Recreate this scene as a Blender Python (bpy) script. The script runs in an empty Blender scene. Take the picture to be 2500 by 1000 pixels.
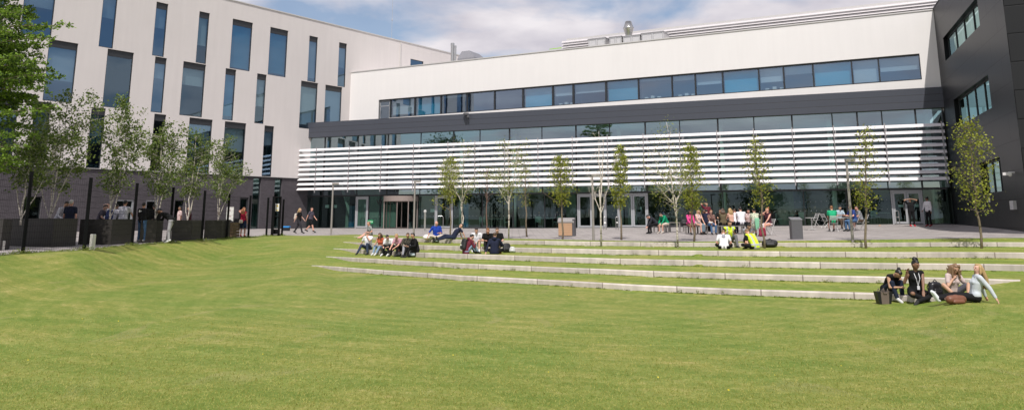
import bpy, math, random
import numpy as np
from mathutils import Vector, Matrix
random.seed(7); RS = np.random.RandomState(11)
R = math.radians
SC = bpy.context.scene
COL = SC.collection
EYE = 1.75
# ---------------------------------------------------------------- camera model of the photograph (2500 x 1000 pixels)
F, Y0, HZ = 1900.0, 167.0, 530.0
PITCH = math.atan((HZ - Y0) / F)
CP, SP = math.cos(PITCH), math.sin(PITCH)
FH = F / CP                                   # pixels per unit of X/Y along the horizon
def ray(px, py):
    a = (px - 1250) / F; b = -(py - Y0) / F
    return Vector((a, CP - SP * b, SP + CP * b))
def at_depth(px, py, Y):
    r = ray(px, py); t = Y / r.y
    return Vector((r.x * t, Y, r.z * t + EYE))
def at_z(px, py, zr):
    r = ray(px, py); t = zr / r.z
    return Vector((r.x * t, r.y * t, zr + EYE))
# ---------------------------------------------------------------- materials
MATS = {}
def newmat(name):
    m = bpy.data.materials.new(name); m.use_nodes = True
    nt = m.node_tree; nt.nodes.clear()
    out = nt.nodes.new('ShaderNodeOutputMaterial')
    MATS[name] = m
    return m, nt, out
def nd(nt, t, **kw):
    n = nt.nodes.new(t)
    for k, v in kw.items():
        if k.startswith('i_'):
            key = k[2:].replace('_', ' ')
            n.inputs[key].default_value = v
        else: setattr(n, k, v)
    return n
def c4(c): return (c[0], c[1], c[2], 1)
def mat(name, col, rough=.6, metal=0, var=.12, scale=6, bump=0, spec=.5, coat=0, stretch=None):
    """plain painted / cloth / stone surface: base colour broken up by noise"""
    if name in MATS: return MATS[name]
    m, nt, out = newmat(name)
    b = nd(nt, 'ShaderNodeBsdfPrincipled')
    b.inputs['Roughness'].default_value = rough; b.inputs['Metallic'].default_value = metal
    b.inputs['Specular IOR Level'].default_value = spec; b.inputs['Coat Weight'].default_value = coat
    nt.links.new(b.outputs[0], out.inputs[0])
    tc = nd(nt, 'ShaderNodeTexCoord'); no = nd(nt, 'ShaderNodeTexNoise'); no.inputs['Scale'].default_value = scale; no.inputs['Detail'].default_value = 4
    if stretch:
        mp = nd(nt, 'ShaderNodeMapping'); mp.inputs['Scale'].default_value = stretch
        nt.links.new(tc.outputs['Object'], mp.inputs[0]); nt.links.new(mp.outputs[0], no.inputs[0])
    else: nt.links.new(tc.outputs['Object'], no.inputs[0])
    mx = nd(nt, 'ShaderNodeMix', data_type='RGBA')
    lo = [max(0, x * (1 - var)) for x in col]; hi = [min(1, x * (1 + var)) for x in col]
    mx.inputs['A'].default_value = c4(lo); mx.inputs['B'].default_value = c4(hi)
    nt.links.new(no.outputs[0], mx.inputs['Factor']); nt.links.new(mx.outputs['Result'], b.inputs['Base Color'])
    if bump:
        bp = nd(nt, 'ShaderNodeBump'); bp.inputs['Strength'].default_value = bump; bp.inputs['Distance'].default_value = .02
        nt.links.new(no.outputs[0], bp.inputs['Height']); nt.links.new(bp.outputs[0], b.inputs['Normal'])
    return m
def glass(name, tint, refl_col, f0, f1=.9, rough=0.0):
    """thin window pane: tinted see-through body with a mirror coat that grows at grazing angles"""
    m, nt, out = newmat(name)
    tr = nd(nt, 'ShaderNodeBsdfTransparent'); tr.inputs[0].default_value = c4(tint)
    gl = nd(nt, 'ShaderNodeBsdfGlossy'); gl.inputs['Color'].default_value = c4(refl_col); gl.inputs['Roughness'].default_value = rough
    lw = nd(nt, 'ShaderNodeLayerWeight'); lw.inputs[0].default_value = .35
    mr = nd(nt, 'ShaderNodeMapRange'); mr.inputs['To Min'].default_value = f0; mr.inputs['To Max'].default_value = f1
    mx = nd(nt, 'ShaderNodeMixShader')
    tc = nd(nt, 'ShaderNodeTexCoord'); no = nd(nt, 'ShaderNodeTexNoise'); no.inputs['Scale'].default_value = .6
    bp = nd(nt, 'ShaderNodeBump'); bp.inputs['Strength'].default_value = .04; bp.inputs['Distance'].default_value = .05
    nt.links.new(tc.outputs['Object'], no.inputs[0]); nt.links.new(no.outputs[0], bp.inputs['Height']); nt.links.new(bp.outputs[0], gl.inputs['Normal'])
    nt.links.new(lw.outputs['Facing'], mr.inputs[0]); nt.links.new(mr.outputs[0], mx.inputs[0])
    nt.links.new(tr.outputs[0], mx.inputs[1]); nt.links.new(gl.outputs[0], mx.inputs[2]); nt.links.new(mx.outputs[0], out.inputs[0])
    return m
def seam_mat(name, col, rough, bw, bh, mortar, mcol, metal=0, off=.5, var=.06, spec=.5, stain=0, bumpy=.3):
    """wall finish with joints laid out in metres on the wall's own UVs"""
    m, nt, out = newmat(name)
    b = nd(nt, 'ShaderNodeBsdfPrincipled'); b.inputs['Roughness'].default_value = rough; b.inputs['Metallic'].default_value = metal
    b.inputs['Specular IOR Level'].default_value = spec
    uv = nd(nt, 'ShaderNodeUVMap'); br = nd(nt, 'ShaderNodeTexBrick')
    br.offset = off
    br.inputs['Scale'].default_value = 1; br.inputs['Brick Width'].default_value = bw; br.inputs['Row Height'].default_value = bh
    br.inputs['Mortar Size'].default_value = mortar; br.inputs['Mortar Smooth'].default_value = .1
    br.inputs['Color1'].default_value = c4([x * (1 - var) for x in col]); br.inputs['Color2'].default_value = c4([x * (1 + var) for x in col])
    br.inputs['Mortar'].default_value = c4(mcol)
    nt.links.new(uv.outputs[0], br.inputs['Vector'])
    no = nd(nt, 'ShaderNodeTexNoise'); no.inputs['Scale'].default_value = .35; no.inputs['Detail'].default_value = 6
    nt.links.new(uv.outputs[0], no.inputs['Vector'])
    n2 = nd(nt, 'ShaderNodeTexNoise'); n2.inputs['Scale'].default_value = 1; n2.inputs['Detail'].default_value = 5
    mp = nd(nt, 'ShaderNodeMapping'); mp.inputs['Scale'].default_value = (3.0, .25, 1)
    nt.links.new(uv.outputs[0], mp.inputs[0]); nt.links.new(mp.outputs[0], n2.inputs['Vector'])
    mr = nd(nt, 'ShaderNodeMapRange'); mr.inputs['From Min'].default_value = .35; mr.inputs['From Max'].default_value = .7
    mr.inputs['To Min'].default_value = 1 - stain; mr.inputs['To Max'].default_value = 1.0
    ad = nd(nt, 'ShaderNodeMath', operation='ADD'); ad.inputs[1].default_value = 0
    hf = nd(nt, 'ShaderNodeMix'); hf.inputs['Factor'].default_value = .5
    nt.links.new(no.outputs[0], hf.inputs['A']); nt.links.new(n2.outputs[0], hf.inputs['B']); nt.links.new(hf.outputs[0], mr.inputs[0])
    mx = nd(nt, 'ShaderNodeMix', data_type='RGBA', blend_type='MULTIPLY'); mx.inputs['Factor'].default_value = 1
    nt.links.new(br.outputs['Color'], mx.inputs['A']); nt.links.new(mr.outputs[0], mx.inputs['B'])
    nt.links.new(mx.outputs['Result'], b.inputs['Base Color'])
    bp = nd(nt, 'ShaderNodeBump'); bp.inputs['Strength'].default_value = bumpy; bp.inputs['Distance'].default_value = .01; bp.invert = True
    nt.links.new(br.outputs['Fac'], bp.inputs['Height']); nt.links.new(bp.outputs[0], b.inputs['Normal'])
    nt.links.new(b.outputs[0], out.inputs[0])
    return m
# ---------------------------------------------------------------- mesh helpers
class MB:
    def __init__(s): s.v = []; s.f = []; s.uv = []; s.mi = []; s.m = 0
    def face(s, pts, uv=None):
        b = len(s.v); s.v += [tuple(p) for p in pts]; s.f.append(tuple(range(b, b + len(pts))))
        s.uv.append(uv or [(0, 0)] * len(pts)); s.mi.append(s.m)
    def box(s, o, a, b, c):
        """box from corner o with edge vectors a, b, c (right handed a x b = c direction)"""
        o, a, b, c = Vector(o), Vector(a), Vector(b), Vector(c)
        if a.cross(b).dot(c) < 0: a, b = b, a
        la, lb, lc = a.length, b.length, c.length
        P = lambda i, j, k: o + a * i + b * j + c * k
        def q(p0, p1, p2, p3, w, h): s.face((p0, p1, p2, p3), [(0, 0), (w, 0), (w, h), (0, h)])
        q(P(0,0,0), P(0,1,0), P(1,1,0), P(1,0,0), lb, la); q(P(0,0,1), P(1,0,1), P(1,1,1), P(0,1,1), la, lb)
        q(P(0,0,0), P(1,0,0), P(1,0,1), P(0,0,1), la, lc); q(P(0,1,0), P(0,1,1), P(1,1,1), P(1,1,0), lc, la)
        q(P(0,0,0), P(0,0,1), P(0,1,1), P(0,1,0), lc, lb); q(P(1,0,0), P(1,1,0), P(1,1,1), P(1,0,1), lb, lc)
    def cbox(s, c, sx, sy, sz, rz=0, base=True):
        """box centred in x,y at c, standing on c.z (or centred there)"""
        c = Vector(c); ca, sa = math.cos(rz), math.sin(rz)
        ax = Vector((ca, sa, 0)) * sx; ay = Vector((-sa, ca, 0)) * sy; az = Vector((0, 0, sz))
        s.box(c - ax / 2 - ay / 2 - (az / 2 if not base else az * 0), ax, ay, az)
    def bevbox(s, c, sx, sy, sz, rz=0, r=.02):
        """box with chamfered vertical edges and top"""
        c = Vector(c); ca, sa = math.cos(rz), math.sin(rz)
        def ring(k, z):
            x, y = sx / 2 - k, sy / 2 - k; q = r
            pts = [(-x + q, -y), (x - q, -y), (x, -y + q), (x, y - q), (x - q, y), (-x + q, y), (-x, y - q), (-x, -y + q)]
            return [c + Vector((px * ca - py * sa, px * sa + py * ca, z)) for px, py in pts]
        a, b, d = ring(0, 0), ring(0, sz - r), ring(r, sz)
        for A, B in ((a, b), (b, d)):
            for i in range(8): s.face((A[i], A[(i+1) % 8], B[(i+1) % 8], B[i]))
        s.face(d); s.face(a[::-1])
    def tube(s, pts, rad, n=8, cap=True):
        pts = [Vector(p) for p in pts]
        if not hasattr(rad, '__len__'): rad = [rad] * len(pts)
        rings = []; up = None
        for i, p in enumerate(pts):
            d = (pts[min(i + 1, len(pts) - 1)] - pts[max(i - 1, 0)])
            if d.length < 1e-9: d = Vector((0, 0, 1))
            d.normalize()
            if up is None: up = Vector((1, 0, 0)) if abs(d.x) < .8 else Vector((0, 1, 0))
            x = (up - d * up.dot(d)).normalized(); y = d.cross(x); up = x
            rings.append([p + (x * math.cos(2 * math.pi * k / n) + y * math.sin(2 * math.pi * k / n)) * rad[i] for k in range(n)])
        b = len(s.v)
        for r_ in rings: s.v += [tuple(q) for q in r_]
        for i in range(len(rings) - 1):
            for k in range(n):
                s.f.append((b + i*n + k, b + i*n + (k+1) % n, b + (i+1)*n + (k+1) % n, b + (i+1)*n + k)); s.uv.append([(0, 0)] * 4); s.mi.append(s.m)
        if cap:
            s.f.append(tuple(b + k for k in range(n))[::-1]); s.uv.append([(0, 0)] * n); s.mi.append(s.m)
            s.f.append(tuple(b + (len(rings)-1)*n + k for k in range(n))); s.uv.append([(0, 0)] * n); s.mi.append(s.m)
    def ball(s, c, r, M=None, nu=12, nv=8):
        """ellipsoid: r = (rx,ry,rz), optional rotation matrix"""
        c = Vector(c)
        if not hasattr(r, '__len__'): r = (r, r, r)
        b = len(s.v); rows = []
        def put(x, y, z):
            p = Vector((x * r[0], y * r[1], z * r[2]))
            if M: p = M @ p
            s.v.append(tuple(c + p)); return len(s.v) - 1
        top = put(0, 0, 1)
        for i in range(1, nv):
            th = math.pi * i / nv
            rows.append([put(math.sin(th) * math.cos(2*math.pi*k/nu), math.sin(th) * math.sin(2*math.pi*k/nu), math.cos(th)) for k in range(nu)])
        bot = put(0, 0, -1)
        def ad(f): s.f.append(f); s.uv.append([(0, 0)] * len(f)); s.mi.append(s.m)
        for k in range(nu):
            ad((top, rows[0][k], rows[0][(k+1) % nu]))
            for i in range(len(rows) - 1): ad((rows[i][k], rows[i+1][k], rows[i+1][(k+1) % nu], rows[i][(k+1) % nu]))
            ad((rows[-1][k], bot, rows[-1][(k+1) % nu]))
    def lathe(s, c, prof, n=24):
        """profile [(r, z)] turned about the vertical through c"""
        c = Vector(c); b = len(s.v)
        for r_, z in prof:
            for k in range(n): s.v.append(tuple(c + Vector((r_ * math.cos(2*math.pi*k/n), r_ * math.sin(2*math.pi*k/n), z))))
        for i in range(len(prof) - 1):
            for k in range(n):
                s.f.append((b+i*n+k, b+i*n+(k+1) % n, b+(i+1)*n+(k+1) % n, b+(i+1)*n+k)); s.uv.append([(0, 0)] * 4); s.mi.append(s.m)
        s.f.append(tuple(b + k for k in range(n))[::-1]); s.uv.append([(0,0)]*n); s.mi.append(s.m)
        s.f.append(tuple(b + (len(prof)-1)*n + k for k in range(n))); s.uv.append([(0,0)]*n); s.mi.append(s.m)
    def build(s, name, mats, parent=None, smooth=False, label=None):
        me = bpy.data.meshes.new(name)
        off = Vector(WORLD.get(parent.name, (0, 0, 0))) if parent else Vector((0, 0, 0))
        vv = s.v if off.length == 0 else [(a - off.x, b - off.y, c - off.z) for a, b, c in s.v]
        me.from_pydata(vv, [], s.f)
        ul = me.uv_layers.new(name='UVMap')
        flat = [x for f in s.uv for p in f for x in p]
        if len(flat) == 2 * len(me.loops): ul.data.foreach_set('uv', flat)
        for m in (mats if isinstance(mats, (list, tuple)) else [mats]): me.materials.append(m)
        if any(s.mi): me.polygons.foreach_set('material_index', s.mi)
        if smooth: me.polygons.foreach_set('use_smooth', [True] * len(me.polygons))
        me.update()
        o = bpy.data.objects.new(name, me); COL.objects.link(o)
        if parent:
            o.parent = parent
            WORLD[o.name] = tuple(off)
        else: WORLD[o.name] = (0, 0, 0)
        if label: o['label'] = label
        return o
WORLD = {}
def tag(o, label=None, cat=None, group=None, kind=None):
    if label: o['label'] = label
    if cat: o['category'] = cat
    if group: o['group'] = group
    if kind: o['kind'] = kind
    return o
def thing(name, loc, label, cat, group=None, rz=0):
    o = bpy.data.objects.new(name, None); COL.objects.link(o); o.empty_display_size = .2
    o.location = loc; o.rotation_euler = (0, 0, rz); WORLD[o.name] = tuple(loc) if rz == 0 else (0, 0, 0)
    return tag(o, label, cat, group)
def local_thing(name, loc, label, cat, group=None, rz=0, sc=1):
    """empty whose parts are modelled in its own local metres"""
    o = thing(name, loc, label, cat, group, rz); WORLD[o.name] = (0, 0, 0); o.scale = (sc, sc, sc); return o
def copy_tree(o, parent=None):
    c = o.copy(); COL.objects.link(c); c.parent = parent
    for ch in [x for x in bpy.data.objects if x.parent == o]: copy_tree(ch, c)
    return c
# ---------------------------------------------------------------- facade planes
class Plane:
    def __init__(s, O, h):
        s.O = Vector((O[0], O[1])); s.d = Vector((math.sin(R(h)), math.cos(R(h))))
        n = Vector((s.d.y, -s.d.x))
        s.n = n if n.dot(-s.O) > 0 else -n
    def at(s, a, z, off=0):
        p = s.O + s.d * a + s.n * off; return Vector((p.x, p.y, z))
    def unp(s, px, py, off=0):
        r = ray(px, py); O = s.O + s.n * off
        t = O.dot(s.n) / (r.x * s.n.x + r.y * s.n.y)
        p = Vector((r.x * t, r.y * t)); return ((p - O).dot(s.d), r.z * t + EYE)
    def depth(s, u, off=0):
        O = s.O + s.n * off; q = u * s.n.x + s.n.y
        return O.dot(s.n) / q if abs(q) > 1e-6 else 1e9
    @property
    def d3(s): return Vector((s.d.x, s.d.y, 0))
    @property
    def n3(s): return Vector((s.n.x, s.n.y, 0))
LP = at_depth(740, 556, 69)
PL = Plane((LP.x, LP.y), 113.0)               # glazed front of the low volume
sR, zR = PL.unp(2300, 214)
qR = PL.at(sR, 0)
PU = Plane((qR.x, qR.y), 117.85)              # white upper wall
u857 = (857 - 1250) / FH
sA = PU.unp(857, 178)[0]; qA = PU.at(sA, 0)
PA = Plane((qA.x, qA.y), 37.8)                # white wing on the left
cR = PU.unp(2298, 212)[0]; qC = PU.at(cR, 0)
PC = Plane((qC.x, qC.y), 199.7)               # dark clad block, side towards the lawn
sCD = None
for k in range(400):                          # where the dark block's corner stands
    t = k * .05; p = PC.O + PC.d * t
    if p.x / p.y > .6525: sCD = t; break
qD = PC.at(sCD, 0)
PD = Plane((qD.x, qD.y), 117.85)              # dark clad block, front
# ---------------------------------------------------------------- ground model
def K(pts, zf):
    us, ys = [], []
    for px, py in pts:
        u = (px - 1250) / FH
        for _ in range(4):
            zr = zf(u); p = at_z(px, py, zr); u = p.x / p.y
        us.append(u); ys.append(p.y)
    return us, ys
def sst(a, b, x):
    t = min(1, max(0, (x - a) / (b - a))); return t * t * (3 - 2 * t)
def lift(u): return .16 * sst(.2, .66, u)
ZT = [-1.15, -1.36, -1.58, -1.80, -2.00]; ZB = [-1.34, -1.56, -1.78, -1.97, -2.15]
KP = [
 [(866,577.5),(1026,582.3),(1100,584.7),(1225,587),(1340,588.8),(1444,590.4),(1588,592),(1900,593),(2128,592.6),(2500,592)],
 [(841,591),(1028,599),(1112,601.3),(1249,605),(1340,606.8),(1504,610.3),(1708,612.7),(1900,614.6),(2190,616.6),(2500,617.6)],
 [(818,606.8),(1035,617.6),(1124,620.5),(1340,627.4),(1516,632.9),(1708,636.5),(1900,640),(2190,643.9),(2500,647.6)],
 [(801,626.5),(980,636.8),(1124,644.5),(1340,653.2),(1588,662.9),(1900,672),(2165,677.4),(2463,684.6)],
 [(766,648.3),(932,660.8),(1124,674),(1340,685),(1540,696.5),(1780,706.8),(1900,710.8),(2135,718),(2252,725),(2320,729)]]
LEFTY = [27.0, 24.3, 21.6, 18.8, 16.0]
KU, KY = [], []
for i in range(5):
    us, ys = K(KP[i], lambda u, i=i: ZT[i] + lift(u))
    KU.append([-.72, -.5] + us + [.9]); 
    mid = LEFTY[i] + (ys[0] - LEFTY[i]) * (.22 / (.72 + us[0])) * 1.0
    KY.append([LEFTY[i], mid] + ys + [ys[-1] - (.9 - us[-1]) * (ys[-3] - ys[-1]) / max(.05, us[-1] - us[-3]) * .5])
EP = [(-60,630),(0,622),(55,617),(205,610),(320,597),(420,590),(495,586),(556,581),(607,578),(652,575),(690,574),(740,575),(800,574.4),(860,572),(922,573),(1028,577),(1148,580),(1340,584),(1540,588),(1780,590),(1880,588.6),(2128,585.4),(2500,580.4)]
def ze(u): return -1.13 + .02 * sst(-.2, .1, u) + .27 * sst(.15, .66, u)
EU, EYY = K(EP, ze)
EU = [-.9] + EU + [.95]; EYY = [EYY[0] - 3] + EYY + [EYY[-1] - 3]
KEND = [(-.199, 9), (-.212, 9), (-.224, 9), (-.233, .632), (-.2505, .55)]
def kfac(i, u):
    a, b = KEND[i]; return sst(a, a + .035, u) * (1 - sst(b - .055, b + .005, u))
def kY(i, u): return float(np.interp(u, KU[i], KY[i]))
def edgeY(u): return float(np.interp(u, EU, EYY))
def baseY(u):
    c = [PA.depth(u), PL.depth(u), PC.depth(u), PD.depth(u)]
    sL = (Vector((u * c[1], c[1])) - PL.O).dot(PL.d)
    if u < LEFT_U: return c[0]
    if u > .6525: return c[3]
    if u > RIGHT_U: return min(c[2], c[1])
    return c[1]
_a = PL.unp(712, 540)[0]; p_ = PL.at(_a, 0); LEFT_U = p_.x / p_.y
RIGHT_U = .55
def zbase(u):
    return float(np.interp(u, [-.75, -.28, 0, .3, .48, .56, .6525, .8], [-.98, -.93, -.85, -.62, -.44, -.44, -.64, -.66]))
def knots(u):
    u = max(-.72, min(.8, u))
    ys, zs = [], []
    zt = [ZT[i] + lift(u) for i in range(5)]; zb = [ZB[i] + lift(u) for i in range(5)]
    yed = edgeY(u)
    def kk(i):
        y = kY(i, u)
        w = sst(-.255, -.40, u) if u < -.255 else 0
        return y + (yed - (.6, 2.0, 3.4, 4.8, 6.6)[i] - y) * w
    y5 = kk(4); f5 = kfac(4, u)
    z5 = zt[4] + (zb[4] - zt[4]) * f5
    ys += [-1, 3, 7]; zs += [-1.70, -1.76, -1.93 + .3 * lift(u)]
    ys += [max(8, y5 * .62), max(9, y5 * .86)]; zs += [-2.14 + .55 * lift(u) + .10 * sst(-.3, -.7, u), min(z5 - .03, -2.13 + .9 * lift(u) + .15 * (1 - f5))]
    for i in (4, 3, 2, 1, 0):
        y = kk(i); f = kfac(i, u)
        y = max(y, ys[-1] + .3)
        ys.append(y - .015); zs.append(zt[i] + (zb[i] - zt[i]) * f)
        ys.append(y + .015); zs.append(zt[i])
    ye = max(edgeY(u), ys[-1] + .25)
    ys.append(ye); zs.append(ze(u))
    yb = max(baseY(u), ye + 1.5)
    for t in (.2, .4, .6, .8, 1.0):
        ys.append(ye + (yb - ye) * t); zs.append(ze(u) + (zbase(u) - ze(u)) * t ** 1.35)
    ys.append(yb + 25); zs.append(zbase(u))
    return ys, zs
def H(x, y):
    u = x / max(y, .5); ys, zs = knots(u)
    return float(np.interp(y, ys, zs)) + EYE
def ground(px, py):
    """point of the ground seen at this pixel"""
    r = ray(px, py); t = 3.0; last = t
    while t < 90:
        z = EYE + r.z * t
        if z < H(r.x * t, r.y * t): break
        last = t; t += .12
    lo, hi = last, t
    for _ in range(12):
        m = (lo + hi) / 2
        if EYE + r.z * m < H(r.x * m, r.y * m): hi = m
        else: lo = m
    return Vector((r.x * hi, r.y * hi, EYE + r.z * hi))
def on_ground(px, Y):
    x = (px - 1250) / FH * Y
    return Vector((x, Y, H(x, Y)))
# ================================================================ setting: lawn, terrace, ground
def grass_mat():
    m, nt, out = newmat('mown_grass')
    b = nd(nt, 'ShaderNodeBsdfPrincipled'); b.inputs['Roughness'].default_value = .75; b.inputs['Specular IOR Level'].default_value = .25
    g = nd(nt, 'ShaderNodeNewGeometry')
    def noise(scale, det, stretch=None, rot=0, dist=0):
        mp = nd(nt, 'ShaderNodeMapping'); mp.inputs['Scale'].default_value = stretch or (1, 1, 1); mp.inputs['Rotation'].default_value = (0, 0, rot)
        n = nd(nt, 'ShaderNodeTexNoise'); n.inputs['Scale'].default_value = scale; n.inputs['Detail'].default_value = det; n.inputs['Distortion'].default_value = dist
        nt.links.new(g.outputs['Position'], mp.inputs[0]); nt.links.new(mp.outputs[0], n.inputs['Vector']); return n
    def ramp(n, stops):
        r = nd(nt, 'ShaderNodeValToRGB'); e = r.color_ramp.elements
        e[0].position, e[0].color = stops[0][0], c4(stops[0][1]); e[1].position, e[1].color = stops[-1][0], c4(stops[-1][1])
        for p, c in stops[1:-1]:
            x = e.new(p); x.color = c4(c)
        nt.links.new(n.outputs[0], r.inputs[0]); return r
    def mix(a, bb, f, mode='MIX'):
        x = nd(nt, 'ShaderNodeMix', data_type='RGBA', blend_type=mode)
        nt.links.new(a, x.inputs['A']); nt.links.new(bb, x.inputs['B'])
        if hasattr(f, 'links'): nt.links.new(f, x.inputs['Factor'])
        else: x.inputs['Factor'].default_value = f
        return x.outputs['Result']
    fine = ramp(noise(34, 5), [(.3, (.080, .112, .013)), (.5, (.170, .208, .036)), (.72, (.325, .315, .095))])
    mid = ramp(noise(9, 7, (1, .8, 1), .25, .4), [(.33, (.138, .192, .025)), (.52, (.200, .236, .040)), (.70, (.325, .31, .09))])
    big = ramp(noise(.45, 5, (1, 1, 1), 0, .5), [(.35, (.80, .94, .78)), (.65, (1.18, 1.08, 1.22))])
    w = nd(nt, 'ShaderNodeTexWave'); w.wave_type = 'RINGS'; w.rings_direction = 'Z'; w.inputs['Scale'].default_value = .33; w.inputs['Distortion'].default_value = 2.2; w.inputs['Detail'].default_value = 2; w.inputs['Detail Scale'].default_value = .6
    mpw = nd(nt, 'ShaderNodeMapping'); mpw.inputs['Location'].default_value = (14, 6, 0)
    nt.links.new(g.outputs['Position'], mpw.inputs[0]); nt.links.new(mpw.outputs[0], w.inputs['Vector'])
    wr = ramp(w, [(.3, (.93, .96, .93)), (.7, (1.07, 1.04, 1.09))])
    c = mix(fine.outputs[0], mid.outputs[0], .55)
    c = mix(c, big.outputs[0], 1, 'MULTIPLY'); c = mix(c, wr.outputs[0], 1, 'MULTIPLY')
    # mowing arcs that follow the bowl
    sb = nd(nt, 'ShaderNodeVectorMath', operation='SUBTRACT'); sb.inputs[1].default_value = (1, 24, 0); nt.links.new(g.outputs['Position'], sb.inputs[0])
    sx = nd(nt, 'ShaderNodeSeparateXYZ'); nt.links.new(sb.outputs[0], sx.inputs[0])
    def M2(op, a, b, c=None):
        n = nd(nt, 'ShaderNodeMath', operation=op)
        for i, x in enumerate((a, b)):
            if hasattr(x, 'links'): nt.links.new(x, n.inputs[i])
            else: n.inputs[i].default_value = x
        return n.outputs[0]
    at2 = M2('ARCTAN2', sx.outputs[0], M2('MULTIPLY', sx.outputs[1], -1.0)); r2 = M2('SQRT', M2('ADD', M2('MULTIPLY', sx.outputs[0], sx.outputs[0]), M2('MULTIPLY', sx.outputs[1], sx.outputs[1])), 0.0)
    cb = nd(nt, 'ShaderNodeCombineXYZ'); nt.links.new(M2('MULTIPLY', r2, 2.6), cb.inputs[0]); nt.links.new(M2('MULTIPLY', at2, 5.0), cb.inputs[1])
    na = nd(nt, 'ShaderNodeTexNoise'); na.inputs['Scale'].default_value = 1.0; na.inputs['Detail'].default_value = 6; na.inputs['Roughness'].default_value = .62; nt.links.new(cb.outputs[0], na.inputs['Vector'])
    arc = ramp(na, [(.30, (.78, .88, .70)), (.50, (1.0, 1.0, 1.0)), (.72, (1.34, 1.20, 1.6))])
    c = mix(c, arc.outputs[0], 1, 'MULTIPLY')
    thatch = ramp(noise(1.1, 7, (1, .35, 1), .15, 1.0), [(.60, (0, 0, 0)), (.72, (1, 1, 1))])
    dry = nd(nt, 'ShaderNodeRGB'); dry.outputs[0].default_value = (.34, .29, .13, 1)
    tf = nd(nt, 'ShaderNodeMath', operation='MULTIPLY'); tf.inputs[1].default_value = .35
    nt.links.new(thatch.outputs[0], tf.inputs[0])
    c = mix(c, dry.outputs[0], tf.outputs[0])
    nt.links.new(c, b.inputs['Base Color'])
    bp = nd(nt, 'ShaderNodeBump'); bp.inputs['Strength'].default_value = .8; bp.inputs['Distance'].default_value = .03
    n3 = noise(40, 4); nt.links.new(n3.outputs[0], bp.inputs['Height']); nt.links.new(bp.outputs[0], b.inputs['Normal'])
    nt.links.new(b.outputs[0], out.inputs[0]); return m
M_GRASS = grass_mat()
def build_ground():
    # lawn: columns fan out from the viewpoint, rows follow the kerbs
    us = list(np.arange(-1.3, -.30, .02)) + list(np.arange(-.30, -.15, .006)) + list(np.arange(-.15, .50, .015)) + list(np.arange(.50, .68, .008)) + list(np.arange(.68, 1.31, .04))
    mb = MB(); rows = None; prev = None
    tp = MB(); tprev = None
    for u in us:
        ys, zs = knots(u)
        n = len(ys); ie = n - 7                        # index of the paving edge
        Y, Z = [], []
        for i in range(ie):
            k = 1
            if ys[i + 1] - ys[i] > .1: k = max(2, min(8, 2 if i >= 5 else 6))
            for j in range(k):
                t = j / k
                yy = ys[i] + (ys[i + 1] - ys[i]) * t
                Y.append(yy); Z.append(zs[i] + (zs[i + 1] - zs[i]) * (t if i >= 5 else t))
        Y.append(ys[ie]); Z.append(zs[ie])
        col = [Vector((u * max(y, -1), y, z + EYE)) for y, z in zip(Y, Z)]
        if prev:
            prev_, u0 = prev
            m = min(len(col), len(prev_))
            for i in range(m - 1): mb.face((prev_[i], col[i], col[i + 1], prev_[i + 1]))
        prev = (col, u)
        tc = [Vector((u * y, y, z + EYE + .004)) for y, z in zip(ys[ie:], zs[ie:])]
        if tprev:
            for i in range(len(tc) - 1):
                q = (tprev[i], tc[i], tc[i + 1], tprev[i + 1]); tp.face(q, [(p.x, p.y) for p in q])
        tprev = tc
    lawn = mb.build('lawn', M_GRASS, smooth=True); tag(lawn, 'sunlit mown grass bowl in front of the buildings', kind='structure')
    # weld so that shading is smooth over the fan but crisp at the steps
    import bmesh
    bm = bmesh.new(); bm.from_mesh(lawn.data); bmesh.ops.remove_doubles(bm, verts=bm.verts, dist=.002); bm.to_mesh(lawn.data); bm.free()
    M_PAVE = seam_mat('terrace_paving', (.37, .335, .32), .8, .9, .6, .02, (.20, .18, .165), var=.12, stain=.22)
    t = tp.build('paving', M_PAVE); tag(t, 'pale grey slab terrace between lawn and buildings', kind='structure')
    g = MB(); S = 900
    g.face([(-S, -S, -.75), (S, -S, -.75), (S, S, -.75), (-S, S, -.75)])
    o = g.build('ground', mat('rough_ground', (.09, .11, .04), .9, scale=.2)); tag(o, kind='structure')
    g = MB(); g.face([(-45, -60, .045), (45, -60, .045), (45, -.9, .045), (-45, -.9, .045)])
    o = g.build('lawn', M_GRASS); tag(o, kind='structure')
build_ground()
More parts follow.
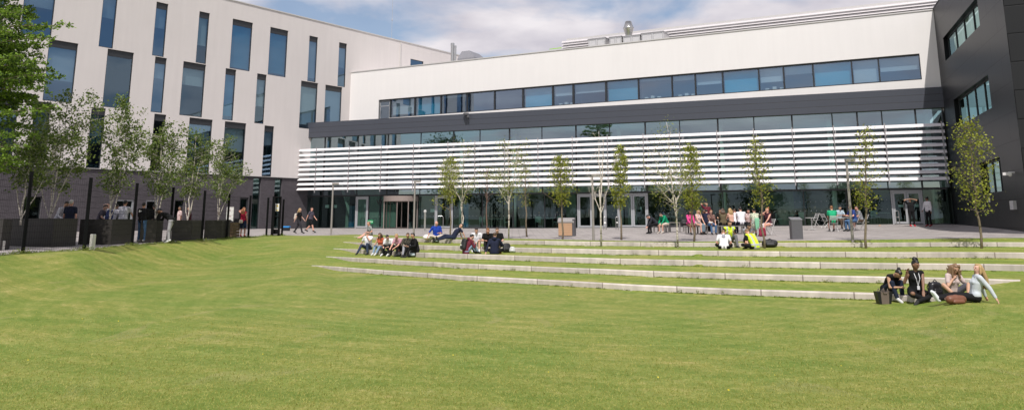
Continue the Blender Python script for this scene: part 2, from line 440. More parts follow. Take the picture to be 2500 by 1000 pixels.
# concrete seating kerbs ------------------------------------------------
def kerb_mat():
    m = seam_mat('cast_concrete', (.74, .66, .59), .85, 2.4, 5, .02, (.34, .28, .25), off=0, var=.12, stain=.50, bumpy=.2)  # noise darkens the concrete in random patches and streaks
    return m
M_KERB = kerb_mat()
KL = ['uppermost concrete kerb, nearest the paving, with dark stained patches', 'second concrete kerb down from the paving, crossing the whole lawn to the right edge',
      'middle one of the five long concrete kerbs stepping down the lawn', 'fourth concrete kerb down from the paving, ending behind the blonde women', 'lowest concrete kerb in the lawn, on which the women at the right sit']
def smooth_range(a, b, n): return [a + (b - a) * i / n for i in range(n + 1)]
for i in range(5):
    a, b = KEND[i]; b = min(b, .80)
    mb = MB(); pr = None; s = 0
    for u in smooth_range(a, b, 160):
        y = kY(i, u); zt = ZT[i] + lift(u) + EYE + .012; w = .36
        x = u * y; L = math.hypot(x, y); dx, dy = x / L, y / L
        f0 = Vector((x, y, zt)); 
        f0 -= Vector((dx, dy, 0)) * .012
        bk = f0 + Vector((dx, dy, 0)) * w
        fb = Vector((f0.x, f0.y, ZB[i] + lift(u) + EYE - .25)); bb = Vector((bk.x, bk.y, zt - .3))
        c0 = f0 + Vector((dx, dy, 0)) * .015; f0 = f0 - Vector((0, 0, .015))
        ring = [fb, f0, c0, bk, bb]
        if pr:
            s1 = s + (f0 - pr[1]).length
            for k in range(4):
                vv = [0, .35, .37, .75, 1.0]
                mb.face((pr[k], ring[k], ring[k+1], pr[k+1]), [(s, vv[k]), (s1, vv[k]), (s1, vv[k+1]), (s, vv[k+1])])
            s = s1
        else: mb.face(ring)
        pr = ring
    mb.face(pr[::-1])
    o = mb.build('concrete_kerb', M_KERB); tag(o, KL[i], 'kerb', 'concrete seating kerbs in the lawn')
# ================================================================ buildings
M_WHITE = seam_mat('white_render', (.79, .765, .755), .75, 40, 3.6, .003, (.76, .735, .725), off=0, var=.004, stain=.05, bumpy=.02)
M_WHITE2 = seam_mat('off_white_render', (.66, .615, .60), .78, 40, 3.6, .003, (.63, .585, .57), off=0, var=.004, stain=.07, bumpy=.02)
M_BRICK = seam_mat('dark_brick', (.060, .051, .060), .8, .225, .075, .010, (.10, .09, .10), var=.25, stain=.15)
M_BAND = seam_mat('grey_metal_cladding', (.058, .064, .082), .42, 400, .78, .022, (.012, .012, .014), off=0, var=.03, stain=.06)
M_DARK = seam_mat('dark_metal_cladding', (.022, .0225, .025), .40, 3.4, 1.27, .03, (.003, .003, .004), off=.5, var=.05, stain=.12, spec=.22)
M_FRAME = mat('window_frame_paint', (.028, .030, .034), .45, var=.05)
M_SILL = mat('coping_metal', (.62, .60, .58), .4, metal=.3, var=.05)
M_ALU = mat('door_frame_aluminium', (.40, .41, .43), .45, metal=.2, var=.04)
M_LOUV = mat('white_louvre_paint', (.76, .725, .735), .45, var=.03)
M_STEEL = mat('brushed_stainless', (.55, .54, .52), .28, metal=.95, var=.08)
M_GA = glass('blue_window_glass', (.52, .60, .64), (.34, .52, .72), .30, .9)
M_GA2 = glass('clearer_window_glass', (.62, .70, .72), (.38, .54, .68), .20, .85)
M_GR = glass('ribbon_window_glass', (.72, .80, .84), (.62, .78, .98), .27, .85)
M_GU = glass('sky_reflecting_glass', (.50, .66, .62), (.74, .90, .98), .34, .9)
M_GL = glass('green_shopfront_glass', (.50, .66, .60), (.55, .75, .76), .10, .75)
M_ROOM = mat('room_wall', (.30, .32, .31), .9, var=.1, scale=.8)
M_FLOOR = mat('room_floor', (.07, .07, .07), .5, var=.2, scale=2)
M_BLIND = mat('grey_roller_blind', (.46, .54, .57), .9, var=.05, stretch=(1, 1, 12))
M_TEAL = mat('blue_roller_blind', (.04, .38, .56), .8, var=.06, stretch=(1, 1, 12))
M_WROOM = mat('pale_room_wall', (.62, .66, .63), .9, var=.06, scale=.7)

def rect(pl, q, off=0):
    """pixel quad TL,TR,BR,BL -> (s0,s1,z0,z1) on the plane"""
    P = [pl.unp(x, y, off) for x, y in q]
    return (min((P[0][0] + P[3][0]) / 2, (P[1][0] + P[2][0]) / 2), max((P[0][0] + P[3][0]) / 2, (P[1][0] + P[2][0]) / 2), (P[2][1] + P[3][1]) / 2, (P[0][1] + P[1][1]) / 2)
def wall_holes(mb, pl, s0, s1, z0, z1, holes, depth=.14, off=0):
    ss = sorted(set([s0, s1] + [x for h in holes for x in h[:2] if s0 < x < s1])); zs = sorted(set([z0, z1] + [x for h in holes for x in h[2:] if z0 < x < z1]))
    for i in range(len(ss) - 1):
        j = 0
        while j < len(zs) - 1:
            cs = (ss[i] + ss[i+1]) / 2
            def inside(k): return any(h[0] < cs < h[1] and h[2] < (zs[k] + zs[k+1]) / 2 < h[3] for h in holes)
            if inside(j): j += 1; continue
            k = j
            while k + 1 < len(zs) - 1 and not inside(k + 1): k += 1
            a, b, c, d = ss[i], ss[i+1], zs[j], zs[k+1]
            mb.face((pl.at(a, c, off), pl.at(b, c, off), pl.at(b, d, off), pl.at(a, d, off)), [(a, c), (b, c), (b, d), (a, d)])
            j = k + 1
    for h in holes:
        a, b, c, d = max(h[0], s0), min(h[1], s1), max(h[2], z0), min(h[3], z1)
        if b <= a or d <= c: continue
        i = off - depth
        mb.face((pl.at(a, c, off), pl.at(a, d, off), pl.at(a, d, i), pl.at(a, c, i))); mb.face((pl.at(b, d, off), pl.at(b, c, off), pl.at(b, c, i), pl.at(b, d, i)))
        mb.face((pl.at(a, d, off), pl.at(b, d, off), pl.at(b, d, i), pl.at(a, d, i))); mb.face((pl.at(b, c, off), pl.at(a, c, off), pl.at(a, c, i), pl.at(b, c, i)))
def pbox(mb, pl, a, b, c, d, o0, o1):
    """box on a plane: s a..b, z c..d, offset o0..o1"""
    mb.box(pl.at(a, c, o0), pl.d3 * (b - a), Vector((0, 0, d - c)), pl.n3 * (o1 - o0))
def bars(mb, pl, a, b, c, d, w, o0, o1):
    pbox(mb, pl, a, a + w, c, d, o0, o1); pbox(mb, pl, b - w, b, c, d, o0, o1)
    pbox(mb, pl, a + w, b - w, c, c + w, o0, o1); pbox(mb, pl, a + w, b - w, d - w, d, o0, o1)
def pane(pl, a, b, c, d, off, m, parent, name='pane', label=None):
    mb = MB(); mb.face((pl.at(a, c, off), pl.at(b, c, off), pl.at(b, d, off), pl.at(a, d, off)), [(a, c), (b, c), (b, d), (a, d)])
    return mb.build(name, m, parent, label=label)
# ---- A: white wing -----------------------------------------------------
zA_top = PA.unp(857, 72)[1]
zA_brick = (PA.unp(570, 430)[1] + PA.unp(690, 435)[1] + PA.unp(364, 414)[1]) / 3
AW = [((62,-40),(137,-22),(127,90),(50,80)), ((256,-60),(294,-50),(275,117),(243,112)), ((383,3),(412,10),(400,138),(371,134)),
      ((487,27),(514,33),(502,156),(478,153)), ((569,45),(618,57),(610,175),(560,167)), ((660,66),(705,76),(697,190),(654,183)),
      ((756,88),(777,92),(771,202),(750,199)), ((828,104),(847,108),(843,215),(824,211)),
      ((119,94),(190,105),(178,251),(106,243)), ((263,119),(328,128),(314,267),(250,260)), ((380,138),(408,142),(396,276),(367,273)),
      ((448,149),(503,157),(494,287),(438,281)), ((551,167),(577,172),(569,295),(543,292)), ((628,180),(651,184),(645,290),(622,287)),
      ((735,198),(777,205),(771,318),(730,316)), ((795,208),(836,214),(831,318),(790,316)),
      ((84,247),(124,250),(112,400),(70,396)), ((223,258),(257,262),(247,407),(211,404)), ((376,277),(405,280),(396,416),(367,413)),
      ((463,286),(519,292),(511,421),(453,418)), ((549,297),(601,301),(594,427),(541,424)), ((645,306),(668,309),(664,430),(640,429)),
      ((-60,-60),(18,-45),(8,60),(-75,40)), ((-40,62),(33,76),(20,225),(-60,215)), ((-45,225),(40,240),(36,405),(-60,395))]
AWL = [None] * len(AW)
BRW = [((620,433),(639,434),(633,554),(613,554)), ((671,435),(688,436),(687,554),(668,554)), ((283,486),(329,487),(323,560),(278,560)),
       ((357,487),(388,488),(383,560),(352,560)), ((428,488),(450,489),(446,556),(424,556)), ((586,482),(607,482),(605,556),(584,556)), ((60,478),(104,480),(96,560),(54,560))]
A = thing('white_building', PA.at(-20, .8), 'long white rendered wing with staggered tall windows over a dark brick ground floor', 'building')
aw = [rect(PA, q) for q in AW]
sA0 = PA.unp(-160, 300)[0]; sA1 = PA.unp(1175, 135)[0]
zfl = sorted([aw[3][2], aw[11][2]])
for k, h in enumerate(aw):                             # rows share their levels
    pass
def level(idx, j):
    return sum(aw[k][j] for k in idx) / len(idx)
rows = [(range(0, 8), None), (range(8, 16), None), (range(16, 22), None)]
zr1b = level([2,3,4,5,6], 2); zr2t = level([9,10,11,12,13], 3); zr2b = level([9,10,11,12], 2); zr3t = level([18,19,20,21], 3); zr1t = level([2,3,4,5,6,7], 3)
A_int = MB()
new = []
for k, (a, b, c, d) in enumerate(aw):
    if k < 8 or k == 22: c = zr1b; d = zr1t
    elif k < 16 or k == 23: d = zr2t; c = zr2b
    else: d = zr3t; c = zA_brick + .03
    new.append((a, b, c, d))
aw = new
wins_hi = [h for h in aw]
hole_small = rect(PA, ((1002,143),(1034,151),(1034,175),(1002,172)))
mb = MB(); wall_holes(mb, PA, sA0, sA1, zA_brick, zA_top, aw + [hole_small])
mb.face((PA.at(sA1, zA_brick), PA.at(sA1, zA_brick, -16), PA.at(sA1, zA_top, -16), PA.at(sA1, zA_top)))
mb.face((PA.at(sA0, zA_brick, -16), PA.at(sA0, zA_brick), PA.at(sA0, zA_top), PA.at(sA0, zA_top, -16)))
mb.face((PA.at(sA0, zA_top - .3), PA.at(sA1, zA_top - .3), PA.at(sA1, zA_top - .3, -16), PA.at(sA0, zA_top - .3, -16)))
wallA = mb.build('wall', M_WHITE2, A)
mb = MB(); pbox(mb, PA, sA0, sA1, zA_top, zA_top + .09, -.35, .06); mb.build('coping', M_SILL, A)
bw = [rect(PA, q) for q in BRW]
zf = EYE - 1.2
bw = [(a, b, (EYE - .93) if c < EYE + .2 else c, d) for a, b, c, d in bw]
mb = MB(); wall_holes(mb, PA, sA0, sA1, zf, zA_brick - .05, bw, depth=.22, off=-.06)
mb.build('brick_base', M_BRICK, A)
mb = MB(); pbox(mb, PA, sA0, sA1, zA_brick - .05, zA_brick + .001, -.2, .03); mb.build('base_flashing', M_FRAME, A)
mb = MB()
for z in (EYE - .95, zr3t + .2 - .35, zr2t + .05 - .3, zr2b - .2, zA_top - .6): pass
slabs = [(EYE - 1.15, EYE - .93), (zA_brick - .55, zA_brick - .1), (zr2b - .04, zr2b + .0), (zr1b - .04, zr1b), (zA_top - .55, zA_top - .35)]
for z0, z1 in slabs: pbox(mb, PA, sA0 + .2, sA1 - .2, z0, z1, -7.5, -.3)
mb.face((PA.at(sA0, zf, -7.4), PA.at(sA1, zf, -7.4), PA.at(sA1, zA_top, -7.4), PA.at(sA0, zA_top, -7.4)))
s_ = sA0 + 3
while s_ < sA1 - 1:
    pbox(mb, PA, s_, s_ + .1, zf, zA_top - .4, -7.3, -1.2); s_ += 5.3
mb.build('interior', M_ROOM, A)
rr = random.Random(3)
def window_unit(pl, h, parent, gm, top_frac=.11, off=0, depth=.14, blind=None, bmat=None, fw=.055, name='window', label=None):
    a, b, c, d = h
    mb = MB(); bars(mb, pl, a, b, c, d, fw, off - depth, off - depth + .07)
    tp = d
    if top_frac: tp = d - (d - c) * top_frac; pbox(mb, pl, a + fw, b - fw, tp - .03, tp + .03, off - depth, off - depth + .06)
    w = mb.build(name, M_FRAME, parent, label=label)
    pane(pl, a + fw, b - fw, c + fw, tp - .03 if top_frac else d - fw, off - depth + .03, gm, w)
    if top_frac: pane(pl, a + fw, b - fw, tp + .03, d - fw, off - depth + .035, M_FRAME, w, 'top_panel')
    if blind:
        zb = (tp if top_frac else d) - blind * ((tp if top_frac else d) - c)
        mb = MB(); pbox(mb, pl, a + .04, b - .04, max(c + .02, zb), (tp if top_frac else d) - .01, off - depth - .16, off - depth - .15); mb.build('blind', bmat or M_BLIND, w)
    return w
bl = {0: .45, 1: .4, 2: .4, 3: .6, 4: .95, 5: .93, 6: .9, 7: .5, 8: .6, 9: .0, 10: .3, 11: .35, 12: .9, 13: .6, 14: .9, 15: .97, 19: .3, 20: .5, 21: .3, 16: .6, 17: .4}
for k, h in enumerate(aw):
    window_unit(PA, h, A, M_GA2 if k in (3, 9, 11, 13, 18, 20, 14) else M_GA, blind=bl.get(k, 0), bmat=M_TEAL if k in (4, 5, 12) else M_BLIND)
window_unit(PA, hole_small, A, M_GA, top_frac=0)
for k, h in enumerate(bw):
    if k in (2, 3, 5):                                 # doors
        a, b, c, d = h; mb = MB(); bars(mb, PA, a, b, c, d, .12, -.24, -.14)
        dr = mb.build('door', M_ALU if k < 5 else M_FRAME, A); pane(PA, a + .12, b - .12, c + .12, d - .12, -.19, M_GL, dr)
        mb = MB(); mb.tube([PA.at(a + .2, c + .9, -.08), PA.at(a + .2, c + 1.3, -.08)], .015, 6); mb.build('handle', M_STEEL, dr)
    else: window_unit(PA, h, A, M_GL, top_frac=0, off=-.06, depth=.2)
mb = MB(); sd, zd = PA.unp(977, 140); pbox(mb, PA, sd - .05, sd + .05, zA_brick, zA_top - .1, .01, .09); mb.build('downpipe', M_SILL, A)
sm = PA.unp(966, 98)[0]; mb = MB(); mb.tube([PA.at(sm, zA_top - .3, -.6), PA.at(sm, zA_top + 4.5, -.6)], .018, 6); mb.ball(PA.at(sm, zA_top + 2.2, -.6), (.05, .05, .14)); mb.build('roof_mast', M_ALU, A)
# ---- B: low glazed volume and white upper wall -------------------------
B = thing('glass_fronted_building', PL.at(20, .9), 'wide white building with blue ribbon windows, dark grey band, glazed ground floor and white sunshade', 'building')
sL0 = PL.unp(712, 450)[0]; sL1 = PL.unp(2312, 450)[0]
def zav(pl, pts, off=0):
    return sum(pl.unp(x, y, off)[1] for x, y in pts) / len(pts)
bo = .28
zbt = zav(PL, [(710,300),(1450,261),(2300,214)], bo); zbb = zav(PL, [(710,338),(1450,306),(2300,260)], bo)
ztr = zav(PL, [(800,482),(1400,472),(2180,454)])
def zbaseL(s): p = PL.at(s, 0); return zbase(p.x / p.y) + EYE
# band
mb = MB()
sb0 = PL.unp(710, 320, bo)[0]; sb1 = PL.unp(2300, 240, bo)[0] + 1.2
mb.face((PL.at(sb0, zbb, bo), PL.at(sb1, zbb, bo), PL.at(sb1, zbt, bo), PL.at(sb0, zbt, bo)), [(sb0, .78*7-2.34+.0), (sb1, .78*7-2.34), (sb1, .78*7), (sb0, .78*7)])
mb.face((PL.at(sb0, zbb, -4), PL.at(sb0, zbb, bo), PL.at(sb0, zbt, bo), PL.at(sb0, zbt, -4)))
mb.face((PL.at(sb0, zbb, -.4), PL.at(sb1, zbb, -.4), PL.at(sb1, zbb, bo), PL.at(sb0, zbb, bo)))
mb.face((PL.at(sb0, zbt, bo), PL.at(sb1, zbt, bo), PL.at(sb1, zbt, -9), PL.at(sb0, zbt, -9)))
mb.build('cladding_band', M_BAND, B)
# upper wall
sU0 = PU.unp(857, 178)[0] - .02; sU1 = PU.unp(2298, 212)[0] + .2
zUt = zav(PU, [(900,173),(1450,113),(1950,61),(2272,28)])
zrt = zav(PU, [(922,245),(1450,200),(1950,155),(2243,130)]); zrb = zav(PU, [(1450,254),(1950,216),(2248,192)])
rx = [(1211.5,1272.5),(1277,1346),(1350,1396),(1400,1476),(1480,1556),(1559,1638),(1641,1695),(1698,1762),(1765,1850.5),(1853.5,1911),(1914.5,1983),(1986.5,2078),(2081.5,2144),(2147.5,2245)]
rx = [(952,1009),(1012,1073),(1075.5,1137),(1140,1204),(1207,1273)] + rx[1:]
def yrib(x): return 245 - (x - 922) * .0871, 289 - (x - 922) * .0732
rib = []
for x0, x1 in rx:
    t0, b0 = yrib(x0); t1, b1 = yrib(x1)
    s0 = PU.unp(x0, (t0 + b0) / 2)[0]; s1 = PU.unp(x1, (t1 + b1) / 2)[0]; rib.append((s0, s1))
sd0, sd1 = PU.unp(925, 268)[0], PU.unp(949, 266)[0]
hole = (sd0 - .06, rib[-1][1] + .06, zrb, zrt); dhole = (sd0 - .06, sd1 + .03, zbt - .1, zrb)
mb = MB(); wall_holes(mb, PU, sU0, sU1, zbt - 1.5, zUt, [hole, dhole], depth=.3)
for off in (-20,): mb.face((PU.at(sU0, zUt - .1), PU.at(sU1, zUt - .1), PU.at(sU1, zUt - .1, off), PU.at(sU0, zUt - .1, off)))
mb.build('wall', M_WHITE, B)
mb = MB(); pbox(mb, PU, sU0 - .05, sU1, zUt, zUt + .08, -.4, .05); mb.build('coping', M_SILL, B)
mb = MB()
pbox(mb, PU, sU0, sU1, zrb - .35, zrb - .01, -6, -.35); pbox(mb, PU, sU0, sU1, zrt + .35, zrt + .5, -6, -.35)
mb.face((PU.at(sU0, zrb - .3, -5.9), PU.at(sU1, zrb - .3, -5.9), PU.at(sU1, zrt + .4, -5.9), PU.at(sU0, zrt + .4, -5.9)))
for k in (3, 6, 9, 12, 15): pbox(mb, PU, rib[k][0] - .08, rib[k][0] + .02, zrb, zrt + .4, -5.8, -1)
mb.build('upper_rooms', M_ROOM, B)
fr = MB()
pbox(fr, PU, hole[0], hole[1], zrt - .10, zrt, -.26, -.12); pbox(fr, PU, sd1 + .03, hole[1], zrb, zrb + .08, -.26, -.12)
pbox(fr, PU, hole[0], hole[0] + .06, zrb, zrt - .1, -.26, -.12); pbox(fr, PU, hole[1] - .06, hole[1], zrb + .08, zrt - .1, -.26, -.12)
prev_s = sd1 + .03
for s0, s1 in rib:
    pbox(fr, PU, prev_s, s0, zrb + .08, zrt - .10, -.26, -.10); prev_s = s1
fr.build('ribbon_window_frame', M_FRAME, B)
dark_w = {3: 0, 4: 0, 2: 0}
bl2 = [.85, 1, .1, .0, .0, 1, .5, .45, 1, .1, .2, .5, 1, .62, .35, 1, .95, .55]
teal = {1, 5, 8, 12, 15}
for k, (s0, s1) in enumerate(rib):
    w = pane(PU, s0, s1, zrb + .08, zrt - .10, -.19, M_GR, B, 'window', label='blue blind drawn behind the glass' if k in teal else None)
    f = bl2[k]
    if f > 0:
        m2 = MB(); pbox(m2, PU, s0 + .03, s1 - .03, zrt - .12 - f * (zrt - zrb - .2), zrt - .12, -.45, -.44); m2.build('blind', M_TEAL if k in teal else M_BLIND, w)
    if k in (6, 9, 10, 13):                            # things standing on the sills
        m2 = MB()
        for q in range(3): pbox(m2, PU, s0 + .3 + q * .5, s0 + .55 + q * .5, zrb + .02, zrb + .25 + .08 * (q % 2), -.75, -.5)
        m2.build('sill_items', M_WROOM, w)
mb = MB(); bars(mb, PU, sd0, sd1, zbt - .1, zrt - .1, .07, -.25, -.16); pbox(mb, PU, sd0, sd1, zrt - .62, zrt - .56, -.25, -.16)
dr = mb.build('roof_door', M_ALU, B); pane(PU, sd0 + .07, sd1 - .07, zbt, zrt - .2, -.2, M_GR, dr)
mb = MB(); mb.tube([PU.at(sd0 + .1, zbt + 1.0, -.1), PU.at(sd0 + .1, zbt + 1.4, -.1)], .02, 6); mb.build('handle', M_STEEL, dr)
# lower glazing
mx_top = [724,794,875,948,1028,1108,1172,1244,1323,1406,1488,1575,1659,1752,1840,1933,2031,2092,2152,2234,2300]
ms = [PL.unp(x, 338 - (x - 710) * .0489 + 10)[0] for x in mx_top]
ms = [sL0] + ms
for k in range(len(ms) - 1):
    a, b = ms[k], ms[k + 1]
    pane(PL, a + .04, b - .04, ztr + .06, zbb, 0, M_GU, B, 'upper_pane')
for k, s0 in enumerate(ms):
    wdt = .05 if k % 2 else .11
    mb = MB(); pbox(mb, PL, s0 - wdt / 2, s0 + wdt / 2, ztr + .05, zbb, -.14, .04); mb.build('mullion', M_FRAME, B)
mb = MB(); pbox(mb, PL, sL0, sL1, ztr - .07, ztr + .05, -.15, .05); mb.build('transom', M_FRAME, B)
def LS(x, y=520): return PL.unp(x, y)[0]
DOORS = [(868, 899, 1), (1062, 1106, 1), (1410, 1481, 2), (1508, 1583, 2), (2178, 2256, 2)]
dspan = [(LS(a), LS(b), n) for a, b, n in DOORS]
rv = (LS(944), LS(1021))
# low panes between doors
cuts = sorted([(a, b) for a, b, n in dspan] + [rv])
segs = []; cur = sL0
for a, b in cuts: segs.append((cur, a)); cur = b
segs.append((cur, sL1))
for a, b in segs:
    n = max(1, round((b - a) / 2.6)); st = (b - a) / n
    for k in range(n):
        x0, x1 = a + st * k, a + st * (k + 1); zb0 = min(zbaseL(x0), zbaseL(x1))
        pane(PL, x0 + .03, x1 - .03, zb0 + .02, ztr - .07, 0, M_GL, B, 'lower_pane')
        mb = MB(); pbox(mb, PL, x0 - .03, x0 + .03, zb0 - .1, ztr - .07, -.1, .035); mb.build('mullion', M_FRAME, B)
    mb = MB(); pbox(mb, PL, a, b, min(zbaseL(a), zbaseL(b)) - .15, (zbaseL(a) + zbaseL(b)) / 2 + .06, -.12, .045); mb.build('plinth', M_FRAME, B)
for a, b, n in dspan:
    z0 = (zbaseL(a) + zbaseL(b)) / 2 + .02; z1 = ztr - .09
    w = (b - a) / n
    fm = MB(); bars(fm, PL, a, b, z0 - .1, z1, .09, -.08, .05); dframe = fm.build('door_frame', M_ALU, B)
    for k in range(n):
        x0, x1 = a + .09 + (w - .09) * k * 1.0, a + .09 + (w - .09) * (k + 1)
        x1 = min(x1, b - .09)
        mb = MB(); bars(mb, PL, x0 + .01, x1 - .01, z0 + .03, z1 - .1, .12, -.03, .03)
        d_ = mb.build('door', M_ALU, B); pane(PL, x0 + .13, x1 - .13, z0 + .15, z1 - .22, 0, M_GL, d_)
        mb = MB(); hx = x1 - .2 if k == 0 else x0 + .2
        mb.tube([PL.at(hx, z0 + .85, .03), PL.at(hx, z0 + .85, .1), PL.at(hx, z0 + 1.35, .1), PL.at(hx, z0 + 1.35, .03)], .016, 6); mb.build('handle', M_STEEL, d_)
# revolving door
rc = (rv[0] + rv[1]) / 2; rad = (rv[1] - rv[0]) / 2 - .05; z0 = zbaseL(rc) + .01
ctr = PL.at(rc, z0, .1)
zt_ = ztr - .1
M_BRZ = mat('bronze_anodised', (.33, .27, .245), .4, metal=.3, var=.05)
mb = MB(); mb.lathe(ctr, [(rad + .06, zt_ - z0 - .42), (rad + .06, zt_ - z0), (.01, zt_ - z0)], 40)
RV = mb.build('revolving_door', M_BRZ, B, smooth=False)
def dirp(ang): return (PL.d3 * math.cos(ang) + PL.n3 * math.sin(ang))
mb = MB()
for ang in (R(0), R(38), R(142), R(180), R(222), R(318)):
    mb = MB(); mb.tube([ctr + dirp(ang) * rad, ctr + dirp(ang) * rad + Vector((0, 0, zt_ - z0 - .42))], .045, 8); mb.build('drum_post', M_BRZ, RV)
for a0, a1 in ((0, 38), (142, 180), (180, 222), (318, 360)):
    mb = MB()
    for k in range(5):
        p = ctr + dirp(R(a0 + (a1 - a0) * k / 5)) * rad; q = ctr + dirp(R(a0 + (a1 - a0) * (k + 1) / 5)) * rad; hh = Vector((0, 0, zt_ - z0 - .42))
        mb.face((p, q, q + hh, p + hh))
    mb.build('drum_glass', M_GL, RV)
for k in range(3):
    ang = R(75 + 120 * k); e = ctr + dirp(ang) * (rad - .06); hh = zt_ - z0 - .45
    mb = MB(); mb.tube([ctr + Vector((0,0,.05)), e + Vector((0,0,.05)), e + Vector((0,0,hh)), ctr + Vector((0,0,hh)), ctr + Vector((0,0,.05))], .035, 6)
    lf = mb.build('door_leaf', M_BRZ, RV)
mb = MB(); mb.tube([ctr, ctr + Vector((0, 0, zt_ - z0 - .4))], .04, 8); mb.build('door_spindle', M_BRZ, RV)
# interior of the low volume
DI = 9.0
mb = MB()
n = 12
for k in range(n):
    a = sL0 + (sL1 - sL0) * k / n; b = sL0 + (sL1 - sL0) * (k + 1) / n
    q = [PL.at(a, zbaseL(a) + .02, -.16), PL.at(b, zbaseL(b) + .02, -.16), PL.at(b, zbaseL(b) + .02, -DI), PL.at(a, zbaseL(a) + .02, -DI)]; mb.face(q)
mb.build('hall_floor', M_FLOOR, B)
mb = MB()
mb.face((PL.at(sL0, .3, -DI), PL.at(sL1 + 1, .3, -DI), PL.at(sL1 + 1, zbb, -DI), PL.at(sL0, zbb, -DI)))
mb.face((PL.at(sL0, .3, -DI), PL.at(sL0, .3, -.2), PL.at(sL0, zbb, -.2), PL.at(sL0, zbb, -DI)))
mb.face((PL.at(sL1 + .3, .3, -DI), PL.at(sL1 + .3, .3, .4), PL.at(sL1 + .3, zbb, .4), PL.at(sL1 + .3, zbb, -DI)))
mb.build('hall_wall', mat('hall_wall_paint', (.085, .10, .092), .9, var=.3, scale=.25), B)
mb = MB(); pbox(mb, PL, LS(1010, 440), sL1, ztr + .05, ztr + .75, -DI, -.5); pbox(mb, PL, sL0, sL1, zbb - .08, zbb + .0, -DI, -.16)
mb.build('floor_slab', M_WROOM, B)
for x in (1113, 1245, 1508, 1765, 2040, 2290):
    p = PL.at(LS(x), .2, -.9); mb = MB(); mb.lathe((p.x, p.y, .4), [(.16, 0), (.16, zbb - .5)], 16); mb.build('column', mat('column_paint', (.74, .80, .76), .6, var=.03), B, smooth=True)
# partitions, rooms and posters inside
for x0, x1, zz0, zz1, o in ((1010, 1090, ztr + .8, zbb - .4, -2.5), (1640, 1700, ztr + .8, zbb - .6, -2.2), (1840, 1905, ztr + .8, zbb - .3, -2.6), (2070, 2150, ztr + .8, zbb - .5, -2), (1180, 1235, ztr + .8, zbb - .5, -3), (1400, 1470, ztr + .8, zbb - .8, -3)):
    mb = MB(); pbox(mb, PL, LS(x0, 400), LS(x1, 400), zz0, zz1, o - .1, o)
    mb.build('office_partition', mat('dark_partition', (.10, .11, .11), .8), B)
for x0, x1, f0, f1, o in ((780, 850, .0, .75, -5.5), (1130, 1170, .0, .8, -5), (1830, 1850, .2, .9, -3), (2010, 2040, 0, .95, -3.5), (2330, 2340, 0, .9, -1)):
    mb = MB(); z0 = zbaseL(LS(x0)) ; hh = ztr - z0; pbox(mb, PL, LS(x0), LS(x1), z0 + f0 * hh, z0 + f1 * hh, o - .1, o)
    mb.build('hall_screen', mat('dark_screen', (.05, .055, .055), .6), B)
for q in range(3):                                     # stair flights seen through the left bays
    x0 = 745 + q * 20
    p0 = PL.at(LS(x0, 470), ztr + 4.2 - q * .2, -3.4 - q * .9); p1 = PL.at(LS(x0 + 62, 470), zbaseL(0) + .7, -3.4 - q * .9)
    dd = (p1 - p0); mb = MB(); mb.box(p0, dd, PL.n3 * -.25, Vector((0, 0, -.42)))
    mb.build('stair_flight', mat('stair_paint', (.50, .60, .55), .8, var=.04), B)
def panel_in(x0, x1, y0, y1, off, m, name, label=None):
    a, z1 = PL.unp(x0, y0, off); b, z0 = PL.unp(x1, y1, off)
    mb = MB(); pbox(mb, PL, a, b, z0, z1, off - .03, off); return mb.build(name, m, B, label=label)
M_PAPER = mat('paper', (.72, .76, .76), .8, var=.03); M_BLUEP = mat('blue_poster', (.02, .14, .30), .6, var=.1); M_MAROON = mat('maroon_desk', (.09, .008, .02), .5)
for x0, x1, y0, y1 in ((794, 803, 500, 507), (814, 822, 500, 507), (889, 894, 498, 507), (1051, 1064, 510, 517), (1562, 1567, 505, 511), (2193, 2205, 499, 505), (2233, 2243, 498, 505), (2031, 2038, 481, 490), (1843, 1848, 486, 494)):
    panel_in(x0, x1, y0, y1, -.03, M_PAPER, 'notice')
panel_in(721, 733, 497, 513, -.05, mat('teal_poster', (.01, .16, .24), .6), 'poster'); 
panel_in(851, 863, 543, 555, -.5, M_BLUEP, 'display_stand'); panel_in(853, 865, 502, 543, -.55, mat('leaflet_rack', (.06, .12, .2), .6, var=.8, scale=9), 'leaflet_rack')
panel_in(1131, 1143, 498, 555, -.6, M_BLUEP, 'display_stand')
panel_in(760, 815, 535, 553, -3.0, M_MAROON, 'reception_desk')
panel_in(1936, 1971, 467, 509, -1.2, mat('navy_poster', (.02, .05, .13), .6, var=.4, scale=3), 'poster')
panel_in(1848, 1908, 470, 511, -2.2, mat('screen_grey', (.16, .19, .19), .4), 'projection_screen')
for x0, x1, o in ((716, 782, -4.2), (803, 862, -4.0), (868, 905, -4.0), (1340, 1365, -4), (1508, 1530, -3), (1890, 1935, -3.2)):
    mb = MB(); pbox(mb, PL, LS(x0), LS(x1), zbaseL(LS(x0)) + .02, ztr + (2.5 if x1 < 900 else 0), o - .15, o); mb.build('pale_partition', mat('pale_green_paint', (.42, .52, .46), .9, var=.08), B)
# manifestation dots on the glass
mb = MB()
for y in (505, 522):
    for a, b in segs[1:]:
        s_ = a + .1
        while s_ < b - .05:
            zz = zbaseL(s_) + (1.55 if y == 505 else .95); pbox(mb, PL, s_, s_ + .034, zz, zz + .034, .003, .006); s_ += .33
mb.build('glass_markings', mat('etched_dot', (.34, .38, .38), .8), B)
